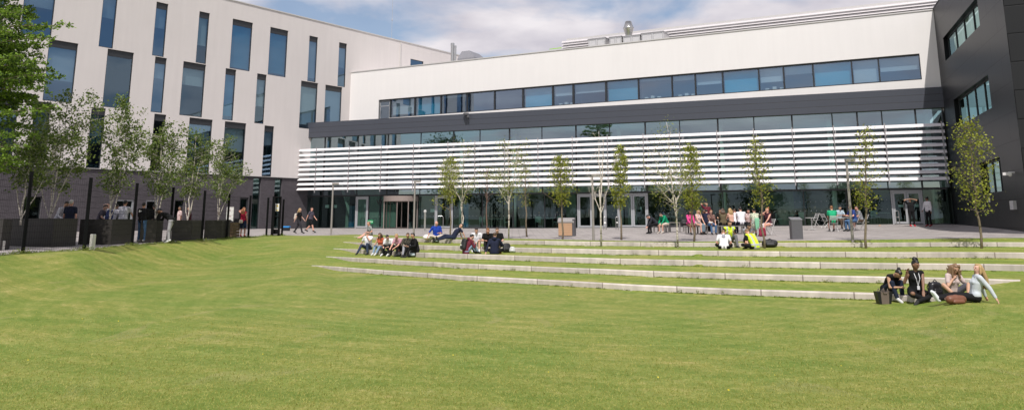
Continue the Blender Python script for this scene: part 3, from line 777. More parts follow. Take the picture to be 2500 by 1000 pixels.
# text helper
def text_mesh(txt, size, m, parent, P0, dx, dz, name='lettering', bold=False, thick=.004):
    cu = bpy.data.curves.new('t', 'FONT'); cu.body = txt; cu.size = size; cu.extrude = thick
    if bold: cu.offset = size * .02
    ob = bpy.data.objects.new('t', cu); COL.objects.link(ob); bpy.context.view_layer.update()
    me = bpy.data.meshes.new_from_object(ob.evaluated_get(bpy.context.evaluated_depsgraph_get()))
    bpy.data.objects.remove(ob)
    dn = Vector(dx).cross(Vector(dz))
    off = Vector(WORLD.get(parent.name, (0, 0, 0))) if parent else Vector((0, 0, 0))
    for v in me.vertices: v.co = Vector(P0) + Vector(dx) * v.co.x + Vector(dz) * v.co.y + dn * v.co.z - off
    me.materials.clear(); me.materials.append(m)
    o = bpy.data.objects.new(name, me); COL.objects.link(o); o.parent = parent; WORLD[o.name] = tuple(off)
    return o
M_BLACK = mat('black_vinyl', (.012, .012, .014), .5)
s_, z_ = PL.unp(919, 499, 0); text_mesh('Welcome', .62, M_BLACK, B, PL.at(s_, z_, .008), PL.d3, (0, 0, 1), bold=True)
# louvre screen
lo = 1.15
zl_t = [zav(PL, [(700, 368 + k * 0), (2306, 300)], lo)]
tops = [zav(PL, [(700, 365 + (470 - 365) * f), (1160, 349 + (461 - 349) * f), (1700, 324 + (449 - 324) * f), (2312, 299 + (432 - 299) * f)], lo) for f in (0, 1)]
sl0 = PL.unp(698, 420, lo)[0]; sl1 = PL.unp(2312, 370, lo)[0]
NB = 9; pitch = (tops[0] - tops[1]) / (NB - .45)
for k in range(NB):
    z1 = tops[0] - k * pitch; hh = pitch * .45
    mb = MB()
    # blade: leans back at the top, thin rounded section
    prof = [(.0, z1 - hh), (.03, z1 - hh - .012), (.05, z1 - hh), (-.10, z1), (-.13, z1 + .01), (-.16, z1 - .01)]
    pr = None
    nseg = 17
    for j in range(nseg + 1):
        s_ = sl0 + (sl1 - sl0) * j / nseg
        ring = [PL.at(s_, z, lo + o) for o, z in prof]
        if pr:
            for q in range(6): mb.face((pr[q], ring[q], ring[(q+1) % 6], pr[(q+1) % 6]))
        else: mb.face(ring)
        pr = ring
    mb.face(pr[::-1]); mb.build('sunshade_blade', M_LOUV, B)
bx = [700, 773, 853, 931, 1010, 1094, 1160, 1233, 1314, 1398, 1484, 1572, 1661, 1753, 1843, 1938, 2040, 2166, 2306]
M_LBR = mat('louvre_bracket_paint', (.36, .345, .355), .5)
for x in bx:
    s_ = PL.unp(x, 380, lo)[0]; mb = MB()
    pr = None
    for k in range(NB):
        z1 = tops[0] - k * pitch
        pbox(mb, PL, s_ - .03, s_ + .03, z1 - pitch, z1 + .12, lo + .05, lo + .09)
    for zz in (tops[0] - .2, tops[0] - pitch * 4.5, tops[1] + .3):
        mb.tube([PL.at(s_, zz, lo), PL.at(s_, zz, .03)], .03, 6)
    mb.tube([PL.at(s_ + .1, tops[0] + .1, .1), PL.at(s_ + .1, tops[0] - pitch * 2.2, lo - .1)], .022, 6)
    mb.build('sunshade_bracket', M_LBR, B)
# CCTV on the band
s_, z_ = PL.unp(1141, 279, bo); mb = MB(); mb.cbox(PL.at(s_, z_ - .1, bo + .25), .35, .5, .16, R(20)); mb.tube([PL.at(s_, z_, bo), PL.at(s_, z_, bo + .3)], .04, 6); mb.ball(PL.at(s_ + .2, z_ - .25, bo + .3), .1)
mb.build('security_camera', mat('camera_housing', (.10, .10, .11), .4), B)
# roof plant: louvred screen, air handling units, flues
ro = -6.0
zp_t = zav(PU, [(1372,99),(1950,38),(2282,1)], ro)
sp0 = PU.unp(1372, 105, ro)[0]; sp1 = PU.unp(2300, 10, ro)[0]
mb = MB(); pbox(mb, PU, sp0, sp1, zUt - .2, zp_t - .1, ro - 8, ro - .25)
PS = mb.build('plant_screen', mat('plant_screen_metal', (.42, .41, .43), .5, metal=.3), B)
nb = 7; ph = .24
for k in range(nb):
    mb = MB(); z1 = zp_t - k * ph
    a, b = sp0, sp1
    mb.box(PU.at(a, z1, ro), PU.d3 * (b - a), PU.n3 * -.2, Vector((0, 0, .05)))
    q = [PU.at(a, z1 - ph * .62, ro + .12), PU.at(b, z1 - ph * .62, ro + .12), PU.at(b, z1, ro), PU.at(a, z1, ro)]; mb.face(q); mb.face([p - PU.n3 * .03 for p in q][::-1])
    mb.build('screen_louvre', mat('screen_louvre_paint', (.60, .57, .58), .45, metal=.2), PS)
mb = MB(); pbox(mb, PU, sp0, sp1 + 2, zp_t + .05, zp_t + .45, ro - 9, ro - 1.0); mb.build('plant_roof', M_SILL, B)
mb = MB(); uo = -3.2
zu0 = zUt - .1
M_AHU = mat('galvanised_panel', (.56, .55, .55), .4, metal=.35, var=.08)
AH = None
for x0, x1, y0 in ((1436, 1477, 97), (1488, 1517, 92), (1521, 1562, 90), (1566, 1619, 83)):
    a, z1 = PU.unp(x0, y0, uo); b = PU.unp(x1, y0 - 4, uo)[0]
    mb = MB(); pbox(mb, PU, a, b, zu0, z1, uo - 1.6, uo)
    u_ = mb.build('air_handling_unit', M_AHU, B)
    mb = MB(); w = (b - a) / 2
    for q in range(2): bars(mb, PU, a + w * q + .05, a + w * (q + 1) - .05, zu0 + .1, z1 - .08, .03, uo, uo + .02); pbox(mb, PU, a + w * q + w * .45, a + w * q + w * .55, (zu0 + z1) / 2 + .05, (zu0 + z1) / 2 + .16, uo, uo + .04)
    pbox(mb, PU, a - .05, b + .05, z1, z1 + .05, uo - 1.65, uo + .06)
    mb.build('unit_doors', M_FRAME if False else mat('unit_trim', (.30, .30, .31), .5), u_)
s_, z0 = PU.unp(1535, 90, uo - .8); z1 = PU.unp(1535, 53, uo - .8)[1]; p = PU.at(s_, z0, uo - .8); h = z1 - z0
mb = MB(); mb.lathe(p, [(.26, -.3), (.26, h * .05), (.42, h * .5), (.46, h * .58), (.40, h * .62), (.25, h)], 28)
mb.build('vent_cowl', M_STEEL, B, smooth=True)
for x, y0, y1, r_ in ((1105, 106, 150, .16), (1112, 112, 150, .09)):
    s_, z1 = PU.unp(x, y0, -3); z0 = zUt - .2; p = PU.at(s_, z0, -3)
    mb = MB(); mb.lathe(p, [(r_, 0), (r_, z1 - z0 - .25), (r_ * 1.12, z1 - z0 - .24), (r_ * 1.12, z1 - z0)], 20); mb.build('flue_pipe', M_STEEL, B, smooth=False)
s0, zt1 = PU.unp(1117, 124, -9); s1, zt2 = PU.unp(1158, 139, -9)
mb = MB(); mb.box(PU.at(s0, zUt - .5, -12), PU.d3 * (s1 - s0), PU.n3 * 3, Vector((0, 0, zt2 - zUt + .5)))
q0 = [PU.at(s0, zt2, -12), PU.at(s1, zt2, -12), PU.at(s1, zt2, -9), PU.at(s0, zt2, -9)]; q1 = [PU.at(s0 + .2, zt1, -11.5), PU.at(s1 - .9, zt1, -11.5), PU.at(s1 - .9, zt1, -9.5), PU.at(s0 + .2, zt1, -9.5)]
for i in range(4): mb.face((q0[i], q0[(i+1) % 4], q1[(i+1) % 4], q1[i]))
mb.face(q1); mb.build('roof_housing', mat('grey_housing', (.20, .20, .22), .5), B)
s0, zc = PU.unp(1341, 113, -7); s1, _ = PU.unp(1376, 113, -7); zc2 = PU.unp(1345, 121, -7)[1]
mb = MB(); mb.box(PU.at(s0, zc2, -7), PU.d3 * (s1 - s0), PU.n3 * -2 + Vector((0, 0, .5)), Vector((0, 0, .06))); mb.box(PU.at(s1 - .3, zUt - .3, -8), PU.d3 * .15, PU.n3 * .15, Vector((0, 0, zc2 - zUt + .5)))
mb.build('roof_canopy', mat('lime_green_panel', (.26, .50, .02), .5), B)
# ---- C: dark clad block ------------------------------------------------
C_ = thing('dark_clad_building', PC.at(6, 1.0), 'charcoal metal clad block at the right edge with slanting rows of windows', 'building')
zCt = zUt + .05
zc0 = .2
cw = [rect(PC, ((2303,91),(2385,-5),(2392,60),(2308,152))), rect(PC, ((2324,249),(2411,180),(2422,262),(2340,309))), rect(PC, ((2392,397),(2441,385),(2451,470),(2400,472)))]
mb = MB(); wall_holes(mb, PC, -.3, sCD, zc0, zCt, cw, depth=.35)
mb.face((PC.at(-.3, zCt), PC.at(sCD, zCt), PC.at(sCD, zCt, -25), PC.at(-.3, zCt, -25)))
mb.build('side_wall', M_DARK, C_)
mb = MB(); s9 = 26; mb.face((PD.at(0, zc0), PD.at(s9, zc0), PD.at(s9, zCt), PD.at(0, zCt)), [(0, zc0 + .4), (s9, zc0 + .4), (s9, zCt + .4), (0, zCt + .4)]); mb.build('front_wall', M_DARK, C_)
mb = MB(); pbox(mb, PC, -.3, sCD, zCt, zCt + .07, -.3, .03); mb.build('coping', M_FRAME, C_)
for k, h in enumerate(cw):
    a, b, c, d = h
    n = (4, 4, 3)[k]
    mb = MB(); bars(mb, PC, a, b, c, d, .07, -.34, -.24)
    for q in range(1, n): s_ = a + (b - a) * q / n; pbox(mb, PC, s_ - .035, s_ + .035, c + .07, d - .07, -.34, -.25)
    w = mb.build('window', M_FRAME, C_); pane(PC, a + .07, b - .07, c + .07, d - .07, -.3, M_GL, w)
    if k == 0: 
        mb = MB()
        for q in range(n): s_ = a + (b - a) * q / n; pbox(mb, PC, s_ + .1, s_ + (b - a) / n - .1, c + .1, d - .1, -.62, -.6)
        mb.build('blind', mat('white_blind', (.66, .74, .70), .9), w)
mb = MB(); 
for z in (zc0 + .9, cw[2][2] - .4, cw[1][2] - .4, cw[0][2] - .4): pbox(mb, PC, 0, sCD - .2, z - .2, z, -7, -.4)
mb.face((PC.at(0, zc0, -6.9), PC.at(sCD, zc0, -6.9), PC.at(sCD, zCt, -6.9), PC.at(0, zCt, -6.9))); mb.build('interior', M_ROOM, C_)
s_, z_ = PC.unp(2471, 421, .1); mb = MB(); mb.tube([PC.at(s_, z_, 0), PC.at(s_, z_, .25)], .04, 6); mb.cbox(PC.at(s_, z_ - .12, .3), .16, .34, .13, R(60)); mb.ball(PC.at(s_, z_ - .1, .18), .08)
mb.build('security_camera', mat('white_plastic', (.72, .70, .72), .4, var=.03), C_)
a, z1 = PC.unp(2465, 490, .12); b, z0 = PC.unp(2476, 511, .12); mb = MB(); pbox(mb, PC, a, b, z0, z1, 0, .14); mb.build('meter_box', mat('grey_plastic', (.42, .42, .43), .5), C_)
a, z1 = PC.unp(2412, 482, .05); b, z0 = PC.unp(2415, 493, .05); mb = MB(); pbox(mb, PC, a, b, z0, z1, 0, .04); mb.build('wall_sign', MATS['white_plastic'], C_)
# ================================================================ trees
def leaf_mat(name, c1, c2, trans=.35, rough=.55):
    m, nt, out = newmat(name)
    b = nd(nt, 'ShaderNodeBsdfPrincipled'); b.inputs['Roughness'].default_value = rough; b.inputs['Specular IOR Level'].default_value = .35
    t = nd(nt, 'ShaderNodeBsdfTranslucent'); mx = nd(nt, 'ShaderNodeMixShader'); mx.inputs[0].default_value = trans
    g = nd(nt, 'ShaderNodeNewGeometry'); n = nd(nt, 'ShaderNodeTexNoise'); n.inputs['Scale'].default_value = 3.5; n.inputs['Detail'].default_value = 3
    nt.links.new(g.outputs['Position'], n.inputs['Vector'])
    ad = nd(nt, 'ShaderNodeMix'); ad.inputs['Factor'].default_value = .5; nt.links.new(n.outputs[0], ad.inputs['A']); nt.links.new(g.outputs['Random Per Island'], ad.inputs['B'])
    mr = nd(nt, 'ShaderNodeMapRange'); mr.inputs['From Min'].default_value = .25; mr.inputs['From Max'].default_value = .75; nt.links.new(ad.outputs[0], mr.inputs[0])
    c = nd(nt, 'ShaderNodeMix', data_type='RGBA'); c.inputs['A'].default_value = c4(c1); c.inputs['B'].default_value = c4(c2); nt.links.new(mr.outputs[0], c.inputs['Factor'])
    nt.links.new(c.outputs['Result'], b.inputs['Base Color']); nt.links.new(c.outputs['Result'], t.inputs[0])
    nt.links.new(b.outputs[0], mx.inputs[1]); nt.links.new(t.outputs[0], mx.inputs[2]); nt.links.new(mx.outputs[0], out.inputs[0]); return m
LM_BIRCH = leaf_mat('birch_leaves', (.045, .085, .016), (.23, .30, .065), .4)
LM_YOUNG = leaf_mat('young_leaves', (.12, .165, .018), (.46, .48, .07), .42)
LM_BIRCH2 = leaf_mat('sunlit_birch_leaves', (.12, .16, .025), (.40, .43, .09), .42)
LM_DARK = leaf_mat('dark_conifer_leaves', (.030, .072, .010), (.28, .43, .05), .42)
LM_BACK = leaf_mat('park_tree_leaves', (.02, .045, .01), (.08, .13, .025), .3)
def bark_mat(name, c1, c2, scale):
    m, nt, out = newmat(name); b = nd(nt, 'ShaderNodeBsdfPrincipled'); b.inputs['Roughness'].default_value = .8
    g = nd(nt, 'ShaderNodeNewGeometry'); mp = nd(nt, 'ShaderNodeMapping'); mp.inputs['Scale'].default_value = (scale, scale, scale * 3.2); n = nd(nt, 'ShaderNodeTexNoise'); n.inputs['Scale'].default_value = 1; n.inputs['Detail'].default_value = 3
    nt.links.new(g.outputs['Position'], mp.inputs[0]); nt.links.new(mp.outputs[0], n.inputs['Vector'])
    r = nd(nt, 'ShaderNodeValToRGB'); e = r.color_ramp.elements; e[0].position = .36; e[0].color = c4(c2); e[1].position = .47; e[1].color = c4(c1)
    nt.links.new(n.outputs[0], r.inputs[0]); nt.links.new(r.outputs[0], b.inputs['Base Color']); nt.links.new(b.outputs[0], out.inputs[0]); return m
BK_BIRCH = bark_mat('birch_bark', (.62, .56, .50), (.13, .10, .08), 5)
BK_BROWN = bark_mat('brown_bark', (.19, .15, .10), (.10, .08, .055), 9)
BK_RED = bark_mat('reddish_twig_bark', (.20, .12, .09), (.12, .07, .05), 9)
def leaf_mesh(name, pts, size, m, parent, rs, flat=0.0, aspect=.62, droop=0.0):
    pts = np.asarray(pts); n = len(pts)
    a = rs.normal(size=(n, 3)); a[:, 2] *= (1 - flat); a[:, 2] -= droop; a /= np.linalg.norm(a, axis=1)[:, None] + 1e-9
    r = rs.normal(size=(n, 3)); 
    if flat: r[:, 2] *= .35
    b = np.cross(a, r); b /= np.linalg.norm(b, axis=1)[:, None] + 1e-9
    if flat:                                         # keep the blades' faces mostly upward
        nrm = np.cross(a, b); 
    s = size * rs.uniform(.6, 1.25, size=(n, 1))
    a = a * s; b = b * s * aspect * .5
    v = np.stack([pts - a * .5, pts + b, pts + a * .5, pts - b], axis=1).reshape(-1, 3) - np.array(WORLD[parent.name])
    me = bpy.data.meshes.new(name)
    me.vertices.add(4 * n); me.vertices.foreach_set('co', v.ravel())
    me.loops.add(4 * n); me.loops.foreach_set('vertex_index', np.arange(4 * n, dtype=np.int32))
    me.polygons.add(n); me.polygons.foreach_set('loop_start', np.arange(0, 4 * n, 4, dtype=np.int32))
    me.update(); me.validate(); me.materials.append(m)
    o = bpy.data.objects.new(name, me); COL.objects.link(o); o.parent = parent; WORLD[o.name] = WORLD[parent.name]
    return o
def path(p0, p1, n, wob, rs, bow=None):
    p0, p1 = Vector(p0), Vector(p1); L = (p1 - p0).length; out = []
    for i in range(n + 1):
        t = i / n; p = p0.lerp(p1, t)
        if bow: p += Vector(bow) * math.sin(math.pi * t)
        if 0 < i < n: p += Vector(rs.normal(size=3).tolist()) * wob * L
        out.append(p)
    return out
def along(pts, t):
    k = min(len(pts) - 2, int(t * (len(pts) - 1))); f = t * (len(pts) - 1) - k
    return pts[k].lerp(pts[k + 1], f)
def tree(name, label, group, base, Ht, cz0, rad, top=None, stems=None, nbr=34, nleaf=1600, ls=.075, lm=None, bk=None, tr=.05, seed=1, shape='oval', sparse=0.0, bare=False, cat='tree', up=.75, clump=.10, skew=(0, 0), low_limb=None):
    """trunk + limbs as one tapered mesh, crown as many small leaf blades"""
    rs = np.random.RandomState(seed)
    T = thing(name, base, label, cat, group)
    base = Vector(base); top = Vector(top) if top else base + Vector((0, 0, Ht))
    mb = MB(); tips = []
    trunks = []
    if not stems: trunks.append((path(base - Vector((0, 0, .15)), top, 9, .006, rs), tr))
    else:
        for dx, dy, hh, th in stems:
            fork = base + Vector((dx * .015, dy * .015, th)); e = base + Vector((dx, dy, hh * Ht))
            pts = [base - Vector((0, 0, .15))] + path(fork, e, 8, .009, rs, bow=(dx * .12, dy * .12, 0)); trunks.append((pts, tr * (1 if hh > .85 else .62)))
    for pts, r0 in trunks: mb.tube(pts, [r0 * (1 - .88 * i / (len(pts) - 1)) + .003 for i in range(len(pts))], 7)
    def prof(t):
        if shape == 'oval': return math.sin(math.pi * min(1, max(0, .10 + .86 * t))) ** .7 * (1.0 - .25 * t)
        if shape == 'cone': return (1 - t) ** .75 * .95 + .08
        if shape == 'column': return .55 + .45 * math.sin(math.pi * (.15 + .75 * t)) if t < .93 else .35
        return 1
    LP_ = []
    for i in range(nbr):
        t = (i + rs.uniform(0, 1)) / nbr
        pts, r0 = trunks[i % len(trunks)]
        z = cz0 + (Ht * .97 - cz0) * t
        k0 = None
        zz = [p.z - base.z for p in pts]
        if z > zz[-1]: z = zz[-1] * rs.uniform(.7, .99)
        tt = 0
        for j in range(len(zz) - 1):
            if zz[j] <= z <= zz[j + 1]: tt = (j + (z - zz[j]) / (zz[j + 1] - zz[j] + 1e-6)) / (len(zz) - 1)
        p = along(pts, tt); ang = i * 2.4 + rs.uniform(-.6, .6)
        L = rad * prof((z - cz0) / (Ht - cz0)) * rs.uniform(.65, 1.12)
        d = Vector((math.cos(ang), math.sin(ang), up * rs.uniform(.5, 1.3))) + Vector((skew[0], skew[1], 0)); L2 = L / max(.35, math.hypot(d.x, d.y))
        e = p + d * L2
        if e.z > base.z + Ht * 1.02: e.z = base.z + Ht * 1.02
        bp = path(p, e, 4, .03, rs, bow=(0, 0, .06 * L)); mb.tube(bp, [max(.006, r0 * .36 * (1 - .2 * t)), .009, .007, .005, .003], 4, False)
        tips.append(bp)
        for q in range(4 if not bare else 6):
            s0 = along(bp, rs.uniform(.25, .95)); dd = Vector(rs.normal(size=3).tolist()) * .55 + d * .5; dd.normalize()
            tw = path(s0, s0 + dd * L * rs.uniform(.25, .55), 2, .05, rs); mb.tube(tw, [.006, .004, .002], 3, False); tips.append(tw)
    if low_limb:
        for (dx, dy, dz, z0) in low_limb:
            p = along(trunks[0][0], min(.95, z0 / Ht)); bp = path(p, base + Vector((dx, dy, dz)), 5, .02, rs); mb.tube(bp, [.03, .024, .018, .012, .008, .004], 5, False); tips += [bp] * 3
    mb.build('trunk', bk or BK_BROWN, T, smooth=True)
    if not bare:
        n = nleaf; idx = rs.randint(0, len(tips), n); P = []; skip = rs.uniform(size=len(tips)) < .22
        dens = rs.uniform(.2, 1, len(tips))
        for i in idx:
            if skip[i]: continue
            if rs.uniform() > dens[i] + (0 if sparse else .35): continue
            bp = tips[i]; t = rs.uniform(.25, 1.05) if rs.uniform() < .8 else 1.0; p = along(bp, min(.999, t))
            P.append(tuple(p + Vector(rs.normal(size=3).tolist()) * clump))
        leaf_mesh('crown', P, ls, lm, T, rs, droop=.3)
    return T
def tpx(px, py, topx, topy, cy, halfw, **kw):
    """tree from its pixels: foot, top, bottom of crown, half width of crown"""
    b = ground(px, py); k = b.y / FH
    top = at_depth(topx, topy, b.y + .05); Ht = top.z - b.z; cz = at_depth(px, cy, b.y).z - b.z
    return dict(base=b, Ht=Ht, cz0=cz, rad=halfw * k, top=top, **kw)
G1 = 'young trees along the paving edge'
def T_(label, args, name='young_tree', group=G1): return tree(name, label, group, **args)
T_('leafy young tree with brown trunk, between the blue shirted man and the leftmost birch', tpx(1100, 578, 1098, 388, 500, 33, nleaf=3040, lm=LM_YOUNG, seed=2, ls=.10, nbr=46, skew=(-.1, 0), low_limb=[(-1.0, 0, 2.1, 1.6)]))
T_('slender white birch, leftmost of the birches on the lawn terrace', tpx(1127, 583, 1118, 338, 500, 42, nleaf=2300, lm=LM_BIRCH2, bk=BK_BIRCH, seed=3, ls=.08, stems=[(.05, 0, .99, .5), (-.75, 0, .72, 1.9), (.35, .1, .62, 1.9)], tr=.032, sparse=1, nbr=30, clump=.17), 'birch_tree')
T_('small leafless tree with reddish twigs, between the two leftmost white birches', tpx(1188, 577, 1189, 412, 498, 20, bare=True, bk=BK_RED, seed=4, nbr=18, tr=.04, up=1.6), 'bare_tree')
T_('tall white birch with thin foliage, between the leafless sapling and the wooden bin', tpx(1242, 583, 1243, 340, 490, 46, nleaf=4200, lm=LM_BIRCH2, bk=BK_BIRCH, seed=5, ls=.08, stems=[(.0, 0, .98, .5), (.45, 0, .9, 1.8), (-.7, 0, .6, 1.8)], tr=.036, sparse=1, nbr=36, clump=.17), 'birch_tree')
T_('thin brown stemmed sapling between the tall white birch and the wooden bin', tpx(1286, 578, 1281, 402, 505, 24, nleaf=1040, lm=LM_YOUNG, seed=6, ls=.08, nbr=30, sparse=1))
T_('young leafy tree standing in front of the wooden sided bin', tpx(1373, 583.5, 1368, 381, 500, 38, nleaf=2560, lm=LM_YOUNG, seed=7, ls=.105, nbr=42, up=.6, low_limb=[(-1.1, 0, 2.5, 1.7)]))
T_('bare white birch beside the lamp post, without leaves', tpx(1468, 602, 1462, 318, 520, 40, bare=True, bk=BK_BIRCH, seed=8, stems=[(0, 0, .99, 1.5), (-.55, .1, .70, 1.6), (.55, 0, .66, 1.5), (.25, .2, .9, 2.2)], tr=.036, nbr=22, up=1.9), 'birch_tree')
T_('narrow columnar leafy tree in front of the second double door', tpx(1517, 585, 1514, 356, 508, 27, nleaf=3040, lm=LM_YOUNG, seed=9, ls=.105, nbr=46, up=.5))
T_('large spreading white birch with long bare side limbs, left of the pink cardigan woman', tpx(1655, 605, 1625, 296, 520, 56, nleaf=3600, lm=LM_BIRCH2, bk=BK_BIRCH, seed=10, ls=.075, stems=[(-.3, 0, .99, .8), (-1.0, .1, .75, 2.2), (-.9, -.2, .50, 1.9), (.35, 0, .55, 2.0)], tr=.042, sparse=1, nbr=38, clump=.2, skew=(-.15, 0)), 'birch_tree')
T_('leafy young tree with its trunk in front of the pink cardigan woman', tpx(1694, 589, 1685, 352, 515, 32, nleaf=2880, lm=LM_YOUNG, seed=11, ls=.10, nbr=44, up=.55))
T_('leafy young tree rising beside the hi-vis group and the black bag', tpx(1867, 606, 1843, 338, 510, 38, nleaf=2320, lm=LM_YOUNG, seed=12, ls=.095, nbr=46, up=.6, sparse=1))
T_('tall thin leafy tree between the leaning lamp post and the double door', tpx(2114, 606, 2112, 310, 515, 42, nleaf=2480, lm=LM_YOUNG, seed=13, ls=.095, nbr=48, up=.5, sparse=1))
T_('fuller yellow green tree at the right, in front of the charcoal building', tpx(2396, 606, 2362, 292, 520, 56, nleaf=2500, lm=LM_YOUNG, seed=14, ls=.10, nbr=50, up=.6, clump=.12))
# ---------------------------------------------------------------- planters with birches behind the fence
M_PLANT = mat('weathered_steel_planter', (.040, .036, .032), .55, var=.35, scale=1.6, spec=.4, stretch=(1, 1, .4))
M_SOIL = mat('soil', (.06, .045, .03), .95)
def planter(L, M, Rr, ytop, label):
    z = ground(*M).z; m = at_z(M[0], M[1], z - EYE); l = at_z(L[0], L[1], z - EYE); r = at_z(Rr[0], Rr[1], z - EYE)
    for q in (l, r):
        pass
    h = at_depth(M[0], ytop, m.y).z - z
    a = (l - m); b = (r - m); a.z = b.z = 0
    if b.length < 1.2: b = b.normalized() * 1.2
    t = thing('planter_box', m + (a + b) / 2, label, 'planter', 'dark planters behind the fence')
    mb = MB(); th = .05
    ua, ub = a.normalized(), b.normalized()
    up = Vector((0, 0, h))
    mb.box(m, a, ub * th, up); mb.box(m + b - ub * th, a, ub * th, up)
    mb.box(m + ub * th, ua * th, b - ub * 2 * th, up); mb.box(m + a - ua * th + ub * th, ua * th, b - ub * 2 * th, up)
    mb.build('planter_wall', M_PLANT, t)
    mb = MB(); mb.box(m + ua * th + ub * th, a - ua * 2 * th, b - ub * 2 * th, Vector((0, 0, h - .08))); mb.build('soil', M_SOIL, t)
    return m + (a + b) / 2 + Vector((0, 0, h - .08))
pc = []
for a in (((-70, 608), (0, 611.5), (17, 609), 534, 'dark planter cut off by the left edge of the picture'), ((22, 601), (125, 603.5), (184, 600), 533, 'large dark planter behind the leftmost fence post, white haired man beyond it'),
          ((190, 597), (269, 597.5), (320, 594), 535, 'dark planter behind the white bollard and the second fence post'), ((340, 593), (379, 592), (395, 590), 536, 'dark planter partly hidden by the man in grey joggers'),
          ((417, 588), (467, 587), (489, 584.5), 537, 'dark planter between the grey jogger man and the sixth birch stems'), ((497, 584), (540, 583), (560, 581), 537, 'second to last dark planter, left of the woman in red')): pc.append(planter(*a))
# last planter has a sloping end and a timber cheek
mm = ground(569, 580.5); mm.y += .4; mm.x -= .55; k = mm.y / FH
t = thing('planter_bench', mm, 'dark planter end with rounded top and a timber side, next to the woman in red', 'planter', 'dark planters behind the fence')
mb = MB(); pr = [(0, 0), (0, 1.0), (.25, 1.0), (.5, .85), (.62, .6), (.66, 0)]
q0 = [mm + Vector((x - .62, 0, z)) for x, z in pr]; q1 = [q + Vector((.1, 1.3, 0)) for q in q0]
mb.face(q0[::-1]); mb.face(q1); [mb.face((q0[i], q0[(i+1) % 6], q1[(i+1) % 6], q1[i])) for i in range(6)]
mb.build('planter_wall', M_PLANT, t)
mb = MB()
for q in range(5): mb.box(mm + Vector((.06, .1, .05 + q * .16)), (.28, 0, 0), (0, 1.1, 0), (0, 0, .14))
mb.build('timber_side', mat('planter_timber', (.17, .115, .06), .7, var=.25), t)
G2 = 'birches growing in the dark planters'
def birch_p(c, topx, topy, hw, label, seed, n, stems, cz=1.1, ls=.115):
    Ht = at_depth(topx, topy, c.y).z - c.z
    tree('birch_tree', label, G2, c, Ht, cz, hw * .88 * c.y / FH, nleaf=int(n * 1.0), lm=LM_BIRCH, bk=BK_BIRCH, stems=stems, tr=.034, seed=seed, ls=ls, nbr=64, shape='column', up=.55, clump=.12)
birch_p(pc[1] + Vector((.15, 0, 0)), 150, 222, 62, 'multi stemmed white birch in the large left planter, left of the white haired man', 21, 6200, [(.3, 0, .98, .1), (1.1, .2, .92, .1), (-.2, .3, .85, .1), (-1.0, .1, .62, .1)])
birch_p(pc[2] + Vector((.1, 0, 0)), 262, 236, 46, 'multi stemmed white birch above the planter with the blue backpack student', 22, 5600, [(.05, 0, .98, .1), (.35, .2, .9, .1), (-.25, .2, .8, .1), (.7, 0, .7, .1)])
birch_p(pc[3] + Vector((.1, 0, 0)), 372, 305, 44, 'white birch rising behind the man with the white mark on his black jacket', 23, 5400, [(.05, 0, .98, .1), (.6, .2, .92, .1), (-.3, .2, .8, .1)])
birch_p(pc[4], 462, 328, 38, 'white birch in the planter in front of the man in the striped white top', 24, 4400, [(.1, 0, .98, .1), (.4, .2, .88, .1), (-.5, .2, .7, .1)])
birch_p(pc[5] + Vector((0, 0, 0)), 525, 335, 38, 'rightmost white birch of the planter row, beside the woman in red', 25, 4400, [(.1, 0, .98, .1), (.7, .2, .6, .1), (-.3, .2, .85, .1)])
birch_p(pc[0] + Vector((.6, .6, 0)), 30, 300, 66, 'leftmost planter birch, its foliage under the dark conifer', 26, 5200, [(.1, 0, .98, .1), (.9, .2, .8, .1), (-.6, .2, .7, .1)])
